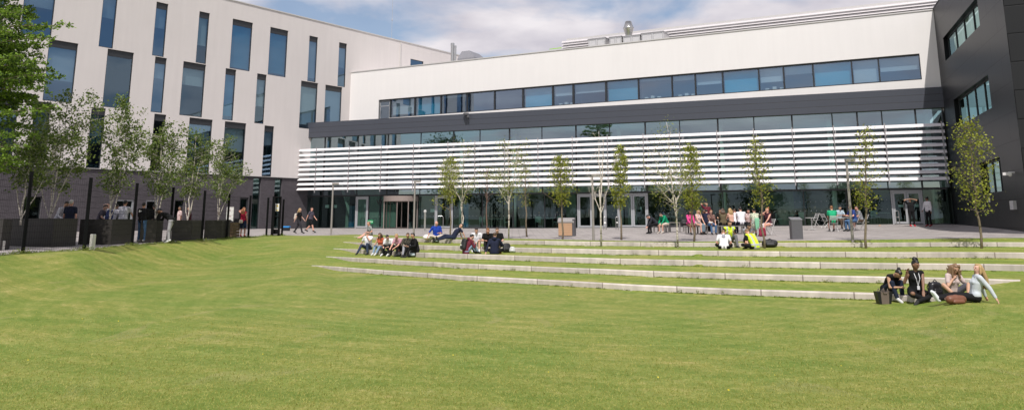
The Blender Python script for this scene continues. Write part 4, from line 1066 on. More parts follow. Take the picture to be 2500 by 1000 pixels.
# ---------------------------------------------------------------- dark evergreen at the left edge
def evergreen():
    rs = np.random.RandomState(5)
    b = on_ground(-175, 27.0); T = thing('evergreen_tree', b, 'big green tree with feathery layered boughs hanging in at the top left corner', 'tree')
    mb = MB(); top = b + Vector((.3, 0, 13.5)); tp = path(b - Vector((0, 0, .2)), top, 8, .005, rs); mb.tube(tp, [.26, .24, .21, .18, .15, .12, .09, .06, .03], 10)
    P = []
    tips = [(165, 58), (128, 92), (100, 120), (60, 22), (75, 45), (110, 150), (95, 185), (148, 188), (118, 215), (80, 235), (140, 262), (105, 285), (70, 310), (95, 330), (60, 360), (35, 390), (90, 250), (55, 140), (45, 90), (50, 270), (100, 95), (20, 415), (72, 205), (40, 330), (60, 400)]
    targ = []
    for x, y in tips:
        targ.append((at_depth(x, y, 27 + rs.uniform(-1.2, 1.2)), rs.uniform(.8, 1.1)))
    for i in range(135):
        z = rs.uniform(3.6, 13.5); a = rs.uniform(0, 6.28); r = 3.7 * (1 - .5 * max(0, (z - 7) / 7)) * rs.uniform(.6, 1) * (.6 if z < 5 else 1)
        targ.append((b + Vector((math.cos(a) * r, math.sin(a) * r, z)), 1))
    for e, _ in targ:
        z0 = min(12.8, max(1.2, e.z - b.z - (e - b).xy.length * .12)); p = along(tp, z0 / 13.7)
        bp = path(p, e, 6, .012, rs, bow=(0, 0, .25)); mb.tube(bp, [.05, .04, .032, .024, .016, .01, .004], 5, False)
        L = (e - p).length
        for q in range(15):
            t = .3 + .7 * q / 15 + rs.uniform(-.02, .02); s = along(bp, min(.99, t)); side = (bp[-1] - bp[0]).normalized().cross(Vector((0, 0, 1))) * (1 if q % 2 else -1)
            fl = (1.08 - t) * .75 + .12
            d = (side * .8 + (bp[-1] - bp[0]).normalized() * .7 + Vector((0, 0, -.12)) + Vector(rs.normal(size=3).tolist()) * .15)
            tw = path(s, s + d * fl, 2, .03, rs); mb.tube(tw, [.008, .005, .003], 3, False)
            for w in range(26):
                f = rs.uniform(.1, 1.05); c = along(tw, min(.999, f)) + Vector((rs.normal() * .05, rs.normal() * .05, rs.normal() * .05)); P.append(tuple(c))
    mb.build('trunk', BK_BROWN, T, smooth=True)
    leaf_mesh('crown', P, .12, LM_DARK, T, rs, flat=.35, aspect=.5, droop=.25)
evergreen()
# trees of the park on the near side, seen only as reflections in the glass
for i, (x, y, h, r) in enumerate([(-47, 30, 13, 4.5), (-53, 17, 12, 4.6), (-45, 5, 11, 4.4), (-38, -10, 10, 4.2), (-25, -24, 9, 4.2), (-12, -31, 8.5, 4), (4, -34, 9, 4.2), (18, -33, 8, 4), (31, -30, 9.5, 4.3), (44, -24, 10, 4.3), (56, -14, 10, 4.4), (62, 2, 11, 4.5)]):
    rs = np.random.RandomState(60 + i); b = Vector((x, y, .9 if abs(x) > 40 else .05)); 
    T = thing('park_tree', b, 'broad leafy tree of the park behind the camera', 'tree', 'park trees behind the camera')
    mb = MB(); tp = path(b - Vector((0, 0, .2)), b + Vector((0, 0, h * .75)), 5, .01, rs); mb.tube(tp, [.3, .26, .22, .16, .1, .05], 8)
    P = []
    for k in range(46):
        a = rs.uniform(0, 6.28); zz = rs.uniform(.22, .95); rr_ = r * math.sin(math.pi * (zz * .8 + .1)) * rs.uniform(.35, 1); c = b + Vector((math.cos(a) * rr_, math.sin(a) * rr_, zz * h))
        mb.tube([along(tp, min(.99, zz * .8)), c], [.05, .01], 4, False)
        for q in range(95): P.append(tuple(c + Vector(rs.normal(size=3).tolist()) * .62))
    mb.build('trunk', BK_BROWN, T); leaf_mesh('crown', P, .34, LM_BACK, T, rs)
# ================================================================ fence, posts, lamps, bins, furniture
M_FENCE = mat('black_fence_paint', (.004, .0045, .005), .8, var=.1, spec=.15)
FP = [(55, 618, 420), (205, 610, 435), (322, 598, 448), (413, 591, 458), (492, 587, 466), (553, 582, 472), (606, 579, 478), (650, 576, 483), (688, 574.5, 487)]
fb = []
for px, py, ty in FP:
    g = ground(px, py); h = None; u = g.x / g.y
    top = at_depth(px + (ty - py) * -(px - 1250) / 9300 * -1 * 1.0, ty, g.y).z; fb.append((g, top - g.z))
g0 = ground(-95, 629); fb = [(g0, fb[0][1])] + fb
FN = thing('mesh_fence', fb[3][0], 'black mesh security fence with tall posts along the left edge of the lawn', 'fence')
for g, h in fb:
    mb = MB(); mb.cbox(g - Vector((0, 0, .1)), .105, .07, h + .1, R(38)); mb.cbox(g + Vector((0, 0, h)), .115, .08, .02, R(38)); mb.build('post', M_FENCE, FN)
for i in range(len(fb) - 1):
    a, b = fb[i][0], fb[i + 1][0]; h = min(fb[i][1], fb[i + 1][1]) - .08
    if i == 7: continue
    mb = MB(); L = (b - a).length; n = int(L / .09); d = (b - a) / n
    for k in range(1, n): 
        p = a + d * k; mb.tube([p + Vector((0, 0, .05)), p + Vector((0, 0, h))], .0028, 3, False)
    for k in range(int(h / .2) + 1):
        z = .06 + k * .2; mb.tube([a + Vector((0, 0, z)), b + Vector((0, 0, z))], .004, 3, False)
    mb.build('mesh_panel', M_FENCE, FN)
# gate with warning sign, between the last posts
ga, gb = fb[7][0], fb[8][0]
GT = thing('mesh_gate', ga, 'narrow black gate with a yellow and white warning sign in the fence', 'gate')
g1 = ground(664, 575.5); g2 = ground(680, 575)
hg = at_depth(664, 479, g1.y).z - g1.z
for g in (g1, g2):
    mb = MB(); mb.cbox(g, .16 if g is g1 else .12, .1, hg); mb.build('gate_post', M_FENCE, GT)
mb = MB(); mb.tube([g1 + Vector((0, 0, hg - .05)), g2 + Vector((0, 0, hg - .05))], .05, 4); mb.tube([g1 + Vector((0, 0, 1.15)), g2 + Vector((0, 0, 1.15))], .03, 4); mb.cbox(g2.lerp(g1, .35) + Vector((0, -.02, .1)), .35, .04, .3); mb.build('gate_frame', M_FENCE, GT)
ps = at_depth(677, 506, g2.y - .12); k = g2.y / FH
mb = MB(); mb.cbox(ps, 9 * k, .02, 18 * k, base=False); sg = mb.build('warning_sign', mat('white_sign', (.75, .74, .70), .5, var=.02), GT)
M_YEL = mat('yellow_sign', (.75, .50, .02), .5, var=.02)
mb = MB(); w = 6 * k; mb.face([ps + Vector((-w / 2, -.013, 1.5 * k)), ps + Vector((w / 2, -.013, 1.5 * k)), ps + Vector((0, -.013, 7.5 * k))]); mb.box(ps + Vector((-w / 2, -.0135, -8 * k)), (w, 0, 0), (0, .001, 0), (0, 0, 2.2 * k)); mb.build('warning_triangle', M_YEL, sg)
mb = MB(); mb.box(ps + Vector((-.012, -.016, 2.6 * k)), (.024, 0, 0), (0, .001, 0), (0, 0, 2.6 * k)); mb.build('exclamation_mark', M_BLACK, sg)
# ---- bollards
def bollard(px, py, ty, wpx, label):
    g = ground(px, py); k = g.y / FH; h = at_depth(px, ty, g.y).z - g.z
    mb = MB(); mb.bevbox(g - Vector((0, 0, .1)), wpx * k, wpx * k, h + .1, R(10), .02); o = mb.build('white_bollard', mat('bollard_white', (.66, .64, .58), .7, var=.08)); tag(o, label, 'bollard', 'white bollards by the fence')
bollard(224, 609, 571, 11, 'white square bollard in the grass right of the second fence post'); 
g = on_ground(15, 27.5); mb = MB(); mb.bevbox(g - Vector((0, 0, .05)), .11, .11, .38, 0, .02); tag(mb.build('white_bollard', MATS['bollard_white']), 'small white bollard seen through the fence at the left edge', 'bollard', 'white bollards by the fence')
# ---- lamp posts
M_POST = mat('lamp_post_grey', (.30, .275, .26), .5, metal=.1, var=.05)
def lamp(px, py, tx, ty, wpx, label, side=1):
    g = ground(px, py); k = g.y / FH; tpz = at_depth(tx, ty, g.y); 
    T = thing('lamp_post', g, label, 'lamp post', 'slim grey lamp posts')
    r = wpx * k / 2; mb = MB(); mb.tube([g - Vector((0, 0, .1)), Vector((g.x, g.y, g.z + .9)), Vector((g.x, g.y, tpz.z))], [r, r * .95, r * .8], 10); mb.build('pole', M_POST, T)
    mb = MB(); mb.cbox(Vector((g.x + side * .16, g.y, tpz.z - .10)), .42, .16, .10); mb.build('lamp_head', M_POST, T)
    mb = MB(); mb.cbox(Vector((g.x + side * .2, g.y, tpz.z - .115)), .26, .12, .012); mb.build('lamp_glass', M_PAPER, T)
lamp(808, 573.5, 808, 446, 4.6, 'slim grey lamp post in front of the reception windows, leftmost of the four')
lamp(1010, 576.5, 1010, 440, 5, 'slim grey lamp post in front of the revolving door')
lamp(1449, 586, 1447, 425, 6, 'slim grey lamp post in front of the first double door, beside the bare birch')
lamp(2082, 589.5, 2063, 388, 7, 'tallest looking grey lamp post, right of the folding chairs')
# ---- bins
def wooden_bin():
    g = ground(1385, 576.5); g.y += .3; k = g.y / FH; w = 40 * k; h = at_depth(1383, 531, g.y).z - g.z
    T = thing('litter_bin', g, 'square bin with horizontal timber slats and a sloping grey metal lid', 'bin'); rz = R(-12)
    ca, sa = math.cos(rz), math.sin(rz); X = Vector((ca, sa, 0)); Yv = Vector((-sa, ca, 0)); o = g - X * w / 2 - Yv * .35
    mb = MB(); mb.box(o + X * .03 + Yv * .03, X * (w - .06), Yv * .64, (0, 0, h * .72)); mb.build('bin_body', mat('bin_steel', (.10, .10, .11), .45, metal=.3), T)
    mb = MB()
    n = 7; hh = h * .68 / n
    for q in range(n): mb.box(o + X * .04 - Yv * .012 + Vector((0, 0, .05 + q * hh)), X * (w - .16), Yv * .04, (0, 0, hh * .9))
    mb.build('timber_slats', mat('larch_slats', (.48, .30, .18), .7, var=.25, scale=8, stretch=(.6, 1, 9)), T)
    mb = MB(); pr = [(-.03, h * .72), (-.03, h * .80), (.12, h * .93), (.3, h), (.62, h), (.70, h * .93), (.70, .0), (.62, 0), (.62, h * .72)]
    q0 = [o + Yv * y + Vector((0, 0, z)) - X * .0 for y, z in pr[:6] + [(.70, h * .72)]]; q1 = [q + X * w for q in q0]
    nn = len(q0); mb.face(q0); mb.face(q1[::-1]); [mb.face((q0[(i+1) % nn], q0[i], q1[i], q1[(i+1) % nn])) for i in range(nn)]
    mb.build('bin_lid', mat('bin_lid_metal', (.34, .32, .31), .4, metal=.4), T)
    mb = MB(); mb.box(o + X * (w - .1) + Yv * -.01, X * .11, Yv * .72, (0, 0, h * .92)); mb.build('side_panel', MATS['bin_steel'], T)
wooden_bin()
g = ground(1945, 583.5); k = g.y / FH; h = at_depth(1943, 535, g.y).z - g.z
T = thing('litter_bin', g, 'plain dark grey square bin standing on the paving', 'bin')
mb = MB(); mb.bevbox(g, 26 * k, 24 * k, h - .04, R(-6), .015); mb.build('bin_body', mat('bin_grey', (.10, .10, .108), .5, var=.05), T)
mb = MB(); X = Vector((math.cos(R(-6)), math.sin(R(-6)), 0)); Yv = Vector((-X.y, X.x, 0)); o = g - X * 13.5 * k - Yv * 12.5 * k + Vector((0, 0, h - .04)); mb.box(o, X * 27 * k, Yv * 25 * k + Vector((0, 0, .1)), (0, 0, .04)); mb.build('bin_lid', mat('bin_lid_grey', (.17, .17, .18), .4), T)
# ---- steel hoops and button post
def hoop(px, py, ty, wpx, label, rail=True, square=False):
    g = ground(px, py); k = g.y / FH; w = wpx * k; h = at_depth(px, ty, g.y).z - g.z; r = w / 2
    T = thing('steel_hoop', g, label, 'barrier', 'stainless steel door barriers')
    if square: pts = [g + Vector((-r, 0, 0)), g + Vector((-r, 0, h - .1)), g + Vector((-r + .08, 0, h)), g + Vector((r - .08, 0, h)), g + Vector((r, 0, h - .1)), g + Vector((r, 0, 0))]
    else: pts = [g + Vector((-r, 0, 0))] + [g + Vector((-r * math.cos(a), 0, h - r + r * math.sin(a))) for a in [math.pi * i / 10 for i in range(11)]] + [g + Vector((r, 0, 0))]
    mb = MB(); mb.tube(pts, .026, 8); mb.build('frame', M_STEEL, T)
    if rail: mb = MB(); mb.tube([g + Vector((-r, 0, h * .55)), g + Vector((r, 0, h * .55))], .02, 6); mb.build('rail', M_STEEL, T)
hoop(885, 556, 532, 10.5, 'steel hoop in front of the single glass door left of the revolving door'); hoop(915, 556, 532, 10.5, 'steel hoop behind the green sign, nearest the revolving door')
hoop(1074, 558, 527, 15, 'wide steel barrier behind the blue shirted man', rail=False, square=True)
hoop(1477, 561, 529, 6, 'steel hoop right of the first double door'); hoop(1507, 560, 529, 6, 'steel hoop left of the second double door')
hoop(1585, 560, 527, 7, 'steel hoop right of the second double door, beside the bent man'); hoop(2193, 549, 514, 8, 'steel hoop beside the man with both hands at his head')
g = ground(1037, 563); h = at_depth(1037, 513, g.y).z - g.z; T = thing('access_post', g, 'slim stainless post with an angled button panel right of the revolving door', 'post')
mb = MB(); mb.cbox(g, .13, .09, h - .15); mb.build('post_body', M_STEEL, T); mb = MB(); mb.ball(g + Vector((0, -.05, h - .08)), (.11, .05, .12), nu=14, nv=10); mb.build('button_panel', mat('button_grey', (.5, .5, .48), .4), T)
# green direction sign
g = ground(903, 557); ps = at_depth(904, 541, g.y - .05); k = g.y / FH; T = thing('exit_sign', g, 'green sign with white arrows in front of the glass doors', 'sign')
mb = MB(); mb.cbox(ps, 14 * k, .03, 8.5 * k, base=False); mb.build('sign_plate', mat('green_sign', (.01, .30, .10), .5, var=.03), T)
mb = MB(); mb.tube([Vector((ps.x, ps.y + .03, g.z)), Vector((ps.x, ps.y + .03, ps.z))], .02, 6); mb.build('sign_post', M_STEEL, T)
mb = MB()
for s in (-1, 1):
    c = ps + Vector((s * 4.6 * k, -.017, 0)); mb.face([c + Vector((-s * 1.2 * k, 0, 1.8 * k)), c + Vector((s * 1.6 * k, 0, 0)), c + Vector((-s * 1.2 * k, 0, -1.8 * k))])
mb.box(ps + Vector((-2 * k, -.018, .6 * k)), (4 * k, 0, 0), (0, .002, 0), (0, 0, .9 * k)); mb.box(ps + Vector((-2 * k, -.018, -1.4 * k)), (4 * k, 0, 0), (0, .002, 0), (0, 0, .9 * k))
mb.build('arrows', MATS['white_sign'], T)
# blue recycling crate by the brick wall
g = on_ground(700, 61); k = g.y / FH; T = thing('recycling_crate', g, 'black crate with a bright blue top against the brick wall', 'crate')
mb = MB(); mb.cbox(g, .5, .4, .26); mb.build('crate_body', M_BLACK, T); mb = MB(); mb.bevbox(g + Vector((0, 0, .26)), .56, .42, .09, 0, .03); mb.build('crate_lid', mat('bright_blue_plastic', (.02, .25, .62), .4), T)
# campus sign board
gb_ = on_ground(560, 47); k = gb_.y / FH; zb0 = at_depth(560, 540, gb_.y).z; zb1 = at_depth(560, 505, gb_.y).z
T = thing('notice_board', gb_, 'white notice board with dark lettering behind the last planter', 'sign')
mb = MB(); mb.cbox(gb_, .08, .06, zb1 - gb_.z); mb.build('board_post', M_POST, T)
mb = MB(); mb.cbox(Vector((gb_.x + .05, gb_.y - .07, zb0 - .1)), 17 * k, .05, zb1 - zb0 + .1); bd = mb.build('board', MATS['white_sign'], T)
x0 = gb_.x + .05 - 7.2 * k
for i, s in enumerate(('School', 'of', 'Business')): text_mesh(s, 3.4 * k * (1 if i < 2 else .95), mat('red_lettering', (.25, .03, .05), .6), T, Vector((x0 + (1.5 * k if i == 1 else 0), gb_.y - .097, zb1 - (9 + i * 7) * k)), Vector((1, 0, 0)), Vector((0, 0, 1)), bold=True)
# ---- benches and tables on the terrace
M_BENCH = mat('bench_grey', (.20, .185, .175), .55, var=.12, stretch=(1, 1, 20))
def bench(name, x0, y0, x1, y1, hgt, wid, label, cat, legs=4, group='grey benches and tables on the paving'):
    a = ground(x0, y0); b = ground(x1, y1); c = (a + b) / 2; T = thing(name, c, label, cat, group)
    d = (b - a); L = d.length; d.z = 0; d.normalize(); n = Vector((-d.y, d.x, 0)); 
    if n.y < 0: n = -n
    mb = MB(); z = max(a.z, b.z) + hgt; ns = max(3, int(wid / .11))
    for q in range(ns): mb.box(Vector((a.x, a.y, z - .05)) + n * (q * wid / ns), d * L, n * (wid / ns * .82), (0, 0, .05))
    mb.build('top', M_BENCH, T)
    for q in range(legs):
        p = Vector((a.x, a.y, 0)) + d * (.06 + (L - .16) * (q // 2) / max(1, legs // 2 - 1)) + n * (.02 if q % 2 == 0 else wid - .09); zz = H(p.x, p.y)
        mb = MB(); mb.box(Vector((p.x, p.y, zz)), d * .07, n * .07, (0, 0, z - .05 - zz)); mb.build('leg', M_BENCH, T)
    return T
bench('bench', 1593, 567, 1622, 568, .46, .45, 'short grey bench carrying the bent man in the dark jacket', 'bench')
bench('picnic_table', 1622, 567, 1662, 567, .60, .9, 'low grey slatted table behind the spreading birch', 'table')
bench('bench', 1670, 570, 1722, 570.5, .46, .45, 'grey bench under the pink cardigan woman and the woman in the blue grey skirt', 'bench', 6)
bench('picnic_table', 1722, 566, 1758, 566, .72, .8, 'grey table in front of the standing man in the maroon shirt', 'table')
bench('bench', 1748, 571.5, 1815, 571.5, .46, .45, 'long grey bench behind the hi-vis workers, with people sitting back to the lawn', 'bench', 6)
bench('picnic_table', 1770, 564, 1830, 564, .72, .8, 'grey table between the people on the long bench', 'table')
M_CHAIR = mat('folding_chair_paint', (.60, .59, .58), .4, metal=.3, var=.04)
def folding_chair(px, py, face, label):
    g = ground(px, py); T = local_thing('folding_chair', g, label, 'chair', 'metal folding chairs on the paving', math.pi + R(face))
    def part(name, segs, r=.013, n=6):
        mb = MB(); [mb.tube(s, r, n) for s in segs]; mb.build(name, M_CHAIR, T)
    W = .21
    for s in (-1, 1):
        part('leg', [[(s * W, -.22, .86), (s * W, .20, 0)]]); part('leg', [[(s * (W - .03), .18, .45), (s * (W - .03), -.22, 0)]])
    mb = MB(); [mb.box((-.2, -.2 + q * .07, .44), (.4, 0, 0), (0, .055, 0), (0, 0, .015)) for q in range(6)]; mb.build('seat', M_CHAIR, T)
    mb = MB(); [mb.box((-W, -.205 - (z - .8) * .5, z), (2 * W, 0, 0), (0, .012, 0), (0, 0, .05)) for z in (.64, .72, .80)]; mb.build('backrest', M_CHAIR, T)
    return T
def round_table(px, py, label, h=.72, r=.34):
    g = ground(px, py); T = thing('round_table', g, label, 'table', 'round metal cafe tables')
    mb = MB(); mb.lathe(g + Vector((0, 0, h - .03)), [(r, 0), (r, .02), (r - .02, .03)], 28); mb.build('table_top', M_CHAIR, T)
    mb = MB(); mb.tube([g + Vector((0, 0, .02)), g + Vector((0, 0, h - .03))], .03, 8); mb.build('leg', M_CHAIR, T)
    mb = MB(); [mb.tube([g + Vector((0, 0, .06)), g + Vector((math.cos(a) * .3, math.sin(a) * .3, .015))], .02, 6) for a in (R(20), R(110), R(200), R(290))]; mb.build('foot', M_CHAIR, T)
round_table(1983, 561, 'empty round metal table left of the green shirted man'); round_table(2061, 562, 'round metal table shared by the men in green and navy shirts', r=.38)
folding_chair(1991, 553.5, -80, 'empty folding chair right behind the empty round table'); folding_chair(2017, 556, 100, 'empty white folding chair left of the green shirted man')
folding_chair(2036, 565, 175, 'folding chair in which the green shirted man sits'); folding_chair(2090, 563, -95, 'folding chair of the man in the navy blue shirt'); folding_chair(2112, 561, -100, 'folding chair of the man in the grey shirt')
# ---- cafe chairs inside the glass
def cafe_chair(px, off, face, m, label):
    s = PL.unp(px, 540)[0]; p = PL.at(s, 0, off); z = zbaseL(s) + .025
    T = local_thing('cafe_chair', Vector((p.x, p.y, z)), label, 'chair', 'pale chairs behind the ground floor glass', math.pi + R(face))
    mb = MB(); mb.bevbox((0, 0, .42), .46, .44, .05, 0, .03); mb.build('seat', m, T)
    mb = MB(); mb.bevbox((0, -.2, .5), .46, .05, .38, 0, .02); mb.build('backrest', m, T)
    for sx in (-1, 1):
        for sy in (-1, 1): mb = MB(); mb.tube([(sx * .19, sy * .18, .42), (sx * .22, sy * .22, 0)], .012, 5); mb.build('leg', M_STEEL, T)
M_MINT = mat('mint_chair_shell', (.45, .60, .55), .5)
for px, off, fa, lb in ((1165, -1.0, 170, 'pale chair inside the glass behind the leafless sapling'), (1226, -.9, 90, 'pale chair inside the glass behind the tall white birch'), (1300, -1.2, 0, 'pale chair inside the glass left of the wooden bin'), (1345, -1.4, -60, 'pale chair inside the glass directly left of the first double door'),
        (1620, -1.3, 30, 'pale chair inside the glass behind the green tracksuit'), (1900, -1.4, 60, 'pale chair inside the glass left of the dark grey bin'), (1950, -1.0, -60, 'pale chair inside the glass behind the dark grey bin'), (2140, -1.3, 0, 'pale chair inside the glass left of the right hand double door')): cafe_chair(px, off, fa, M_MINT, lb)
for px in (1190, 1320, 1640, 1925, 2155):
    s = PL.unp(px, 540)[0]; p = PL.at(s, 0, -1.6); z = zbaseL(s) + .025; T = thing('cafe_table', Vector((p.x, p.y, z)), 'pale cafe table inside the glass near x %d' % px, 'table', 'tables behind the ground floor glass')
    T['label'] = {1190: 'pale table inside the glass between the leafless sapling and white birch', 1320: 'pale table inside the glass just left of the timber bin', 1640: 'pale table inside the glass behind the bench with the bent man', 1925: 'pale table inside the glass just left above the dark grey bin', 2155: 'pale table inside the glass beside the right hand double door'}[px]
    mb = MB(); mb.box(PL.at(s - .5, z + .7, -1.9), PL.d3 * 1.0, PL.n3 * .6, (0, 0, .03)); mb.build('table_top', M_MINT, T)
    for a in (-.4, .4): mb = MB(); mb.tube([PL.at(s + a, z, -1.6), PL.at(s + a, z + .7, -1.6)], .02, 6); mb.build('leg', M_STEEL, T)
# ================================================================ people
PENDING = []                                        # (object, voxel) fused into one skin at the end
def fuse(o, vox, smooth=4):
    PENDING.append((o, vox, smooth)); return o
def cap(mb, a, b, ra, rb=None, n=10):
    """tapered capsule"""
    a, b = Vector(a), Vector(b); rb = ra if rb is None else rb
    d = b - a
    if d.length < 1e-5: mb.ball(a, ra); return
    u = d.normalized(); pts, rr = [], []
    for t in (1.0, .86, .5): pts.append(a - u * ra * t); rr.append(ra * math.sqrt(max(0.0004, 1 - t * t)))
    pts += [a, b]; rr += [ra, rb]
    for t in (.5, .86, 1.0): pts.append(b + u * rb * t); rr.append(rb * math.sqrt(max(0.0004, 1 - t * t)))
    mb.tube(pts, rr, n)
def ik(a, b, l1, l2, hint):
    a, b = Vector(a), Vector(b); d = b - a; L = d.length
    if L > (l1 + l2) * .995: b = a + d.normalized() * (l1 + l2) * .995; d = b - a; L = d.length
    if L < abs(l1 - l2) + .02: L = abs(l1 - l2) + .02
    u = d.normalized(); x = (l1 * l1 - l2 * l2 + L * L) / (2 * L); h = math.sqrt(max(0, l1 * l1 - x * x))
    hv = Vector(hint); hv = hv - u * hv.dot(u)
    if hv.length < 1e-4: hv = Vector((0, 1, 0)) - u * u.y
    return a + u * x + hv.normalized() * h, b
SKIN = {'fair': (.62, .36, .27), 'pink': (.66, .34, .25), 'tan': (.50, .29, .19), 'brown': (.22, .115, .07), 'dark': (.13, .07, .045)}
HAIR = {'black': (.010, .009, .009), 'dark': (.022, .014, .010), 'brown': (.07, .038, .02), 'ginger': (.22, .10, .035), 'blond': (.42, .28, .13), 'white': (.55, .52, .48), 'grey': (.28, .26, .24), 'lightbrown': (.20, .12, .065), 'copper': (.30, .12, .05)}
def skinm(k): return mat('skin_' + k, SKIN[k], .55, var=.06, scale=14)
def hairm(k): return mat('hair_' + k, HAIR[k], .45, var=.35, scale=40, stretch=(1, 1, .15))
CLOTH = {}
def clothm(name, col=(.5, .5, .5)): return mat('cloth_' + name, col, .85, var=.14, scale=9, spec=.2, bump=.25)
POSE = {
 # pelvis, lean(deg forward), hands L/R, ankles L/R, knee hint, elbow hint ; L is the person's left = -x when facing +y? (x>0 is the person's right)
 'stand': dict(pel=(0, 0, .93), lean=2, hl=(-.27, .06, .80), hr=(.27, .06, .80), fl=(-.11, -.02, .08), fr=(.11, .03, .08)),
 'hands_head': dict(pel=(0, 0, .93), lean=-4, hl=(-.12, .08, 1.66), hr=(.12, .08, 1.66), fl=(-.12, -.02, .08), fr=(.13, .03, .08), el=(-1, .1, .1), er=(1, .1, .1)),
 'hand_head': dict(pel=(0, 0, .93), lean=0, hl=(-.26, .08, .80), hr=(.10, -.02, 1.68), fl=(-.11, 0, .08), fr=(.12, .03, .08), er=(1, .0, .2)),
 'hand_ear': dict(pel=(0, 0, .93), lean=3, hl=(-.16, .10, 1.58), hr=(.27, .04, .78), fl=(-.10, 0, .08), fr=(.12, .05, .08), el=(-1, .2, -.3)),
 'walk': dict(pel=(0, 0, .91), lean=5, hl=(-.25, .25, .95), hr=(.25, -.2, .86), fl=(-.07, -.34, .14), fr=(.08, .34, .08)),
 'bend': dict(pel=(0, -.22, .93), lean=58, hl=(-.12, .50, .98), hr=(.12, .48, .98), fl=(-.14, -.22, .08), fr=(.16, -.02, .08), head=25),
 'lean_plant': dict(pel=(0, 0, .93), lean=18, hl=(-.25, .45, .98), hr=(.25, .40, .98), fl=(-.12, 0, .08), fr=(.12, .02, .08), head=20),
 'knees': dict(pel=(0, 0, .10), lean=26, hl=(-.12, .42, .42), hr=(.12, .42, .42), fl=(-.13, .50, .08), fr=(.13, .52, .08), head=20),
 'kerb': dict(pel=(0, 0, .10), lean=18, hl=(-.14, .40, .28), hr=(.14, .42, .30), fl=(-.15, .50, -.13), fr=(.15, .54, -.13), head=12),
 'kerb_chin': dict(pel=(0, 0, .10), lean=6, hl=(-.04, .20, .60), hr=(.52, .05, .02), fl=(-.20, .46, -.13), fr=(.24, .62, -.13), head=4, el=(-1, .3, -.8)),
 'kerb_hug': dict(pel=(0, 0, .10), lean=42, hl=(-.06, .52, .22), hr=(.05, .56, .22), fl=(-.10, .44, -.08), fr=(.10, .48, -.08), head=48),
 'kerb_legs': dict(pel=(0, 0, .10), lean=12, hl=(-.2, .25, .22), hr=(.22, .28, .22), fl=(-.12, .78, -.10), fr=(.14, .80, -.10), head=8),
 'cross': dict(pel=(0, 0, .10), lean=8, hl=(-.10, .34, .18), hr=(.08, .30, .55), fl=(.12, .34, .08), fr=(-.12, .30, .08), kl=(-1, .25, .2), kr=(1, .25, .2), head=14, er=(1, .1, -1)),
 'cross_hunch': dict(pel=(0, 0, .10), lean=34, hl=(-.15, .42, .2), hr=(.15, .42, .2), fl=(.12, .34, .08), fr=(-.12, .30, .08), kl=(-1, .25, .2), kr=(1, .25, .2), head=35),
 'recline': dict(pel=(0, 0, .11), lean=-38, hl=(-.26, -.52, .05), hr=(.26, -.50, .05), fl=(-.08, .84, .0), fr=(.10, .80, .02), head=-22, el=(-.5, -1, .2), er=(.5, -1, .2)),
 'lean_back': dict(pel=(0, 0, .11), lean=-22, hl=(-.30, -.46, .04), hr=(.30, -.42, .04), fl=(-.07, .86, .07), fr=(.09, .84, .08), head=-8, el=(-.3, -1, .2), er=(.3, -1, .2)),
 'side_prop': dict(pel=(0, 0, .10), lean=14, hl=(-.42, .16, .02), hr=(.06, .26, .52), fl=(-.05, .50, .05), fr=(.24, .46, .05), kl=(-.4, .6, .6), kr=(.7, .4, .6), head=24, er=(.7, .2, -1)),
 'bench': dict(pel=(0, 0, .56), lean=10, hl=(-.12, .40, .62), hr=(.12, .40, .62), fl=(-.12, .42, .08), fr=(.12, .46, .08), head=8),
 'bench_lean': dict(pel=(0, 0, .56), lean=52, hl=(-.12, .58, .42), hr=(.12, .55, .42), fl=(-.14, .40, .08), fr=(.14, .44, .08), head=40),
 'bench_mouth': dict(pel=(0, 0, .56), lean=6, hl=(-.14, .38, .62), hr=(.06, .16, 1.14), fl=(-.12, .46, .08), fr=(.12, .46, .08), head=0, er=(1, .3, -1)),
 'bench_table': dict(pel=(0, 0, .56), lean=16, hl=(-.16, .46, .78), hr=(.16, .46, .80), fl=(-.12, .40, .08), fr=(.12, .44, .08), head=14),
}
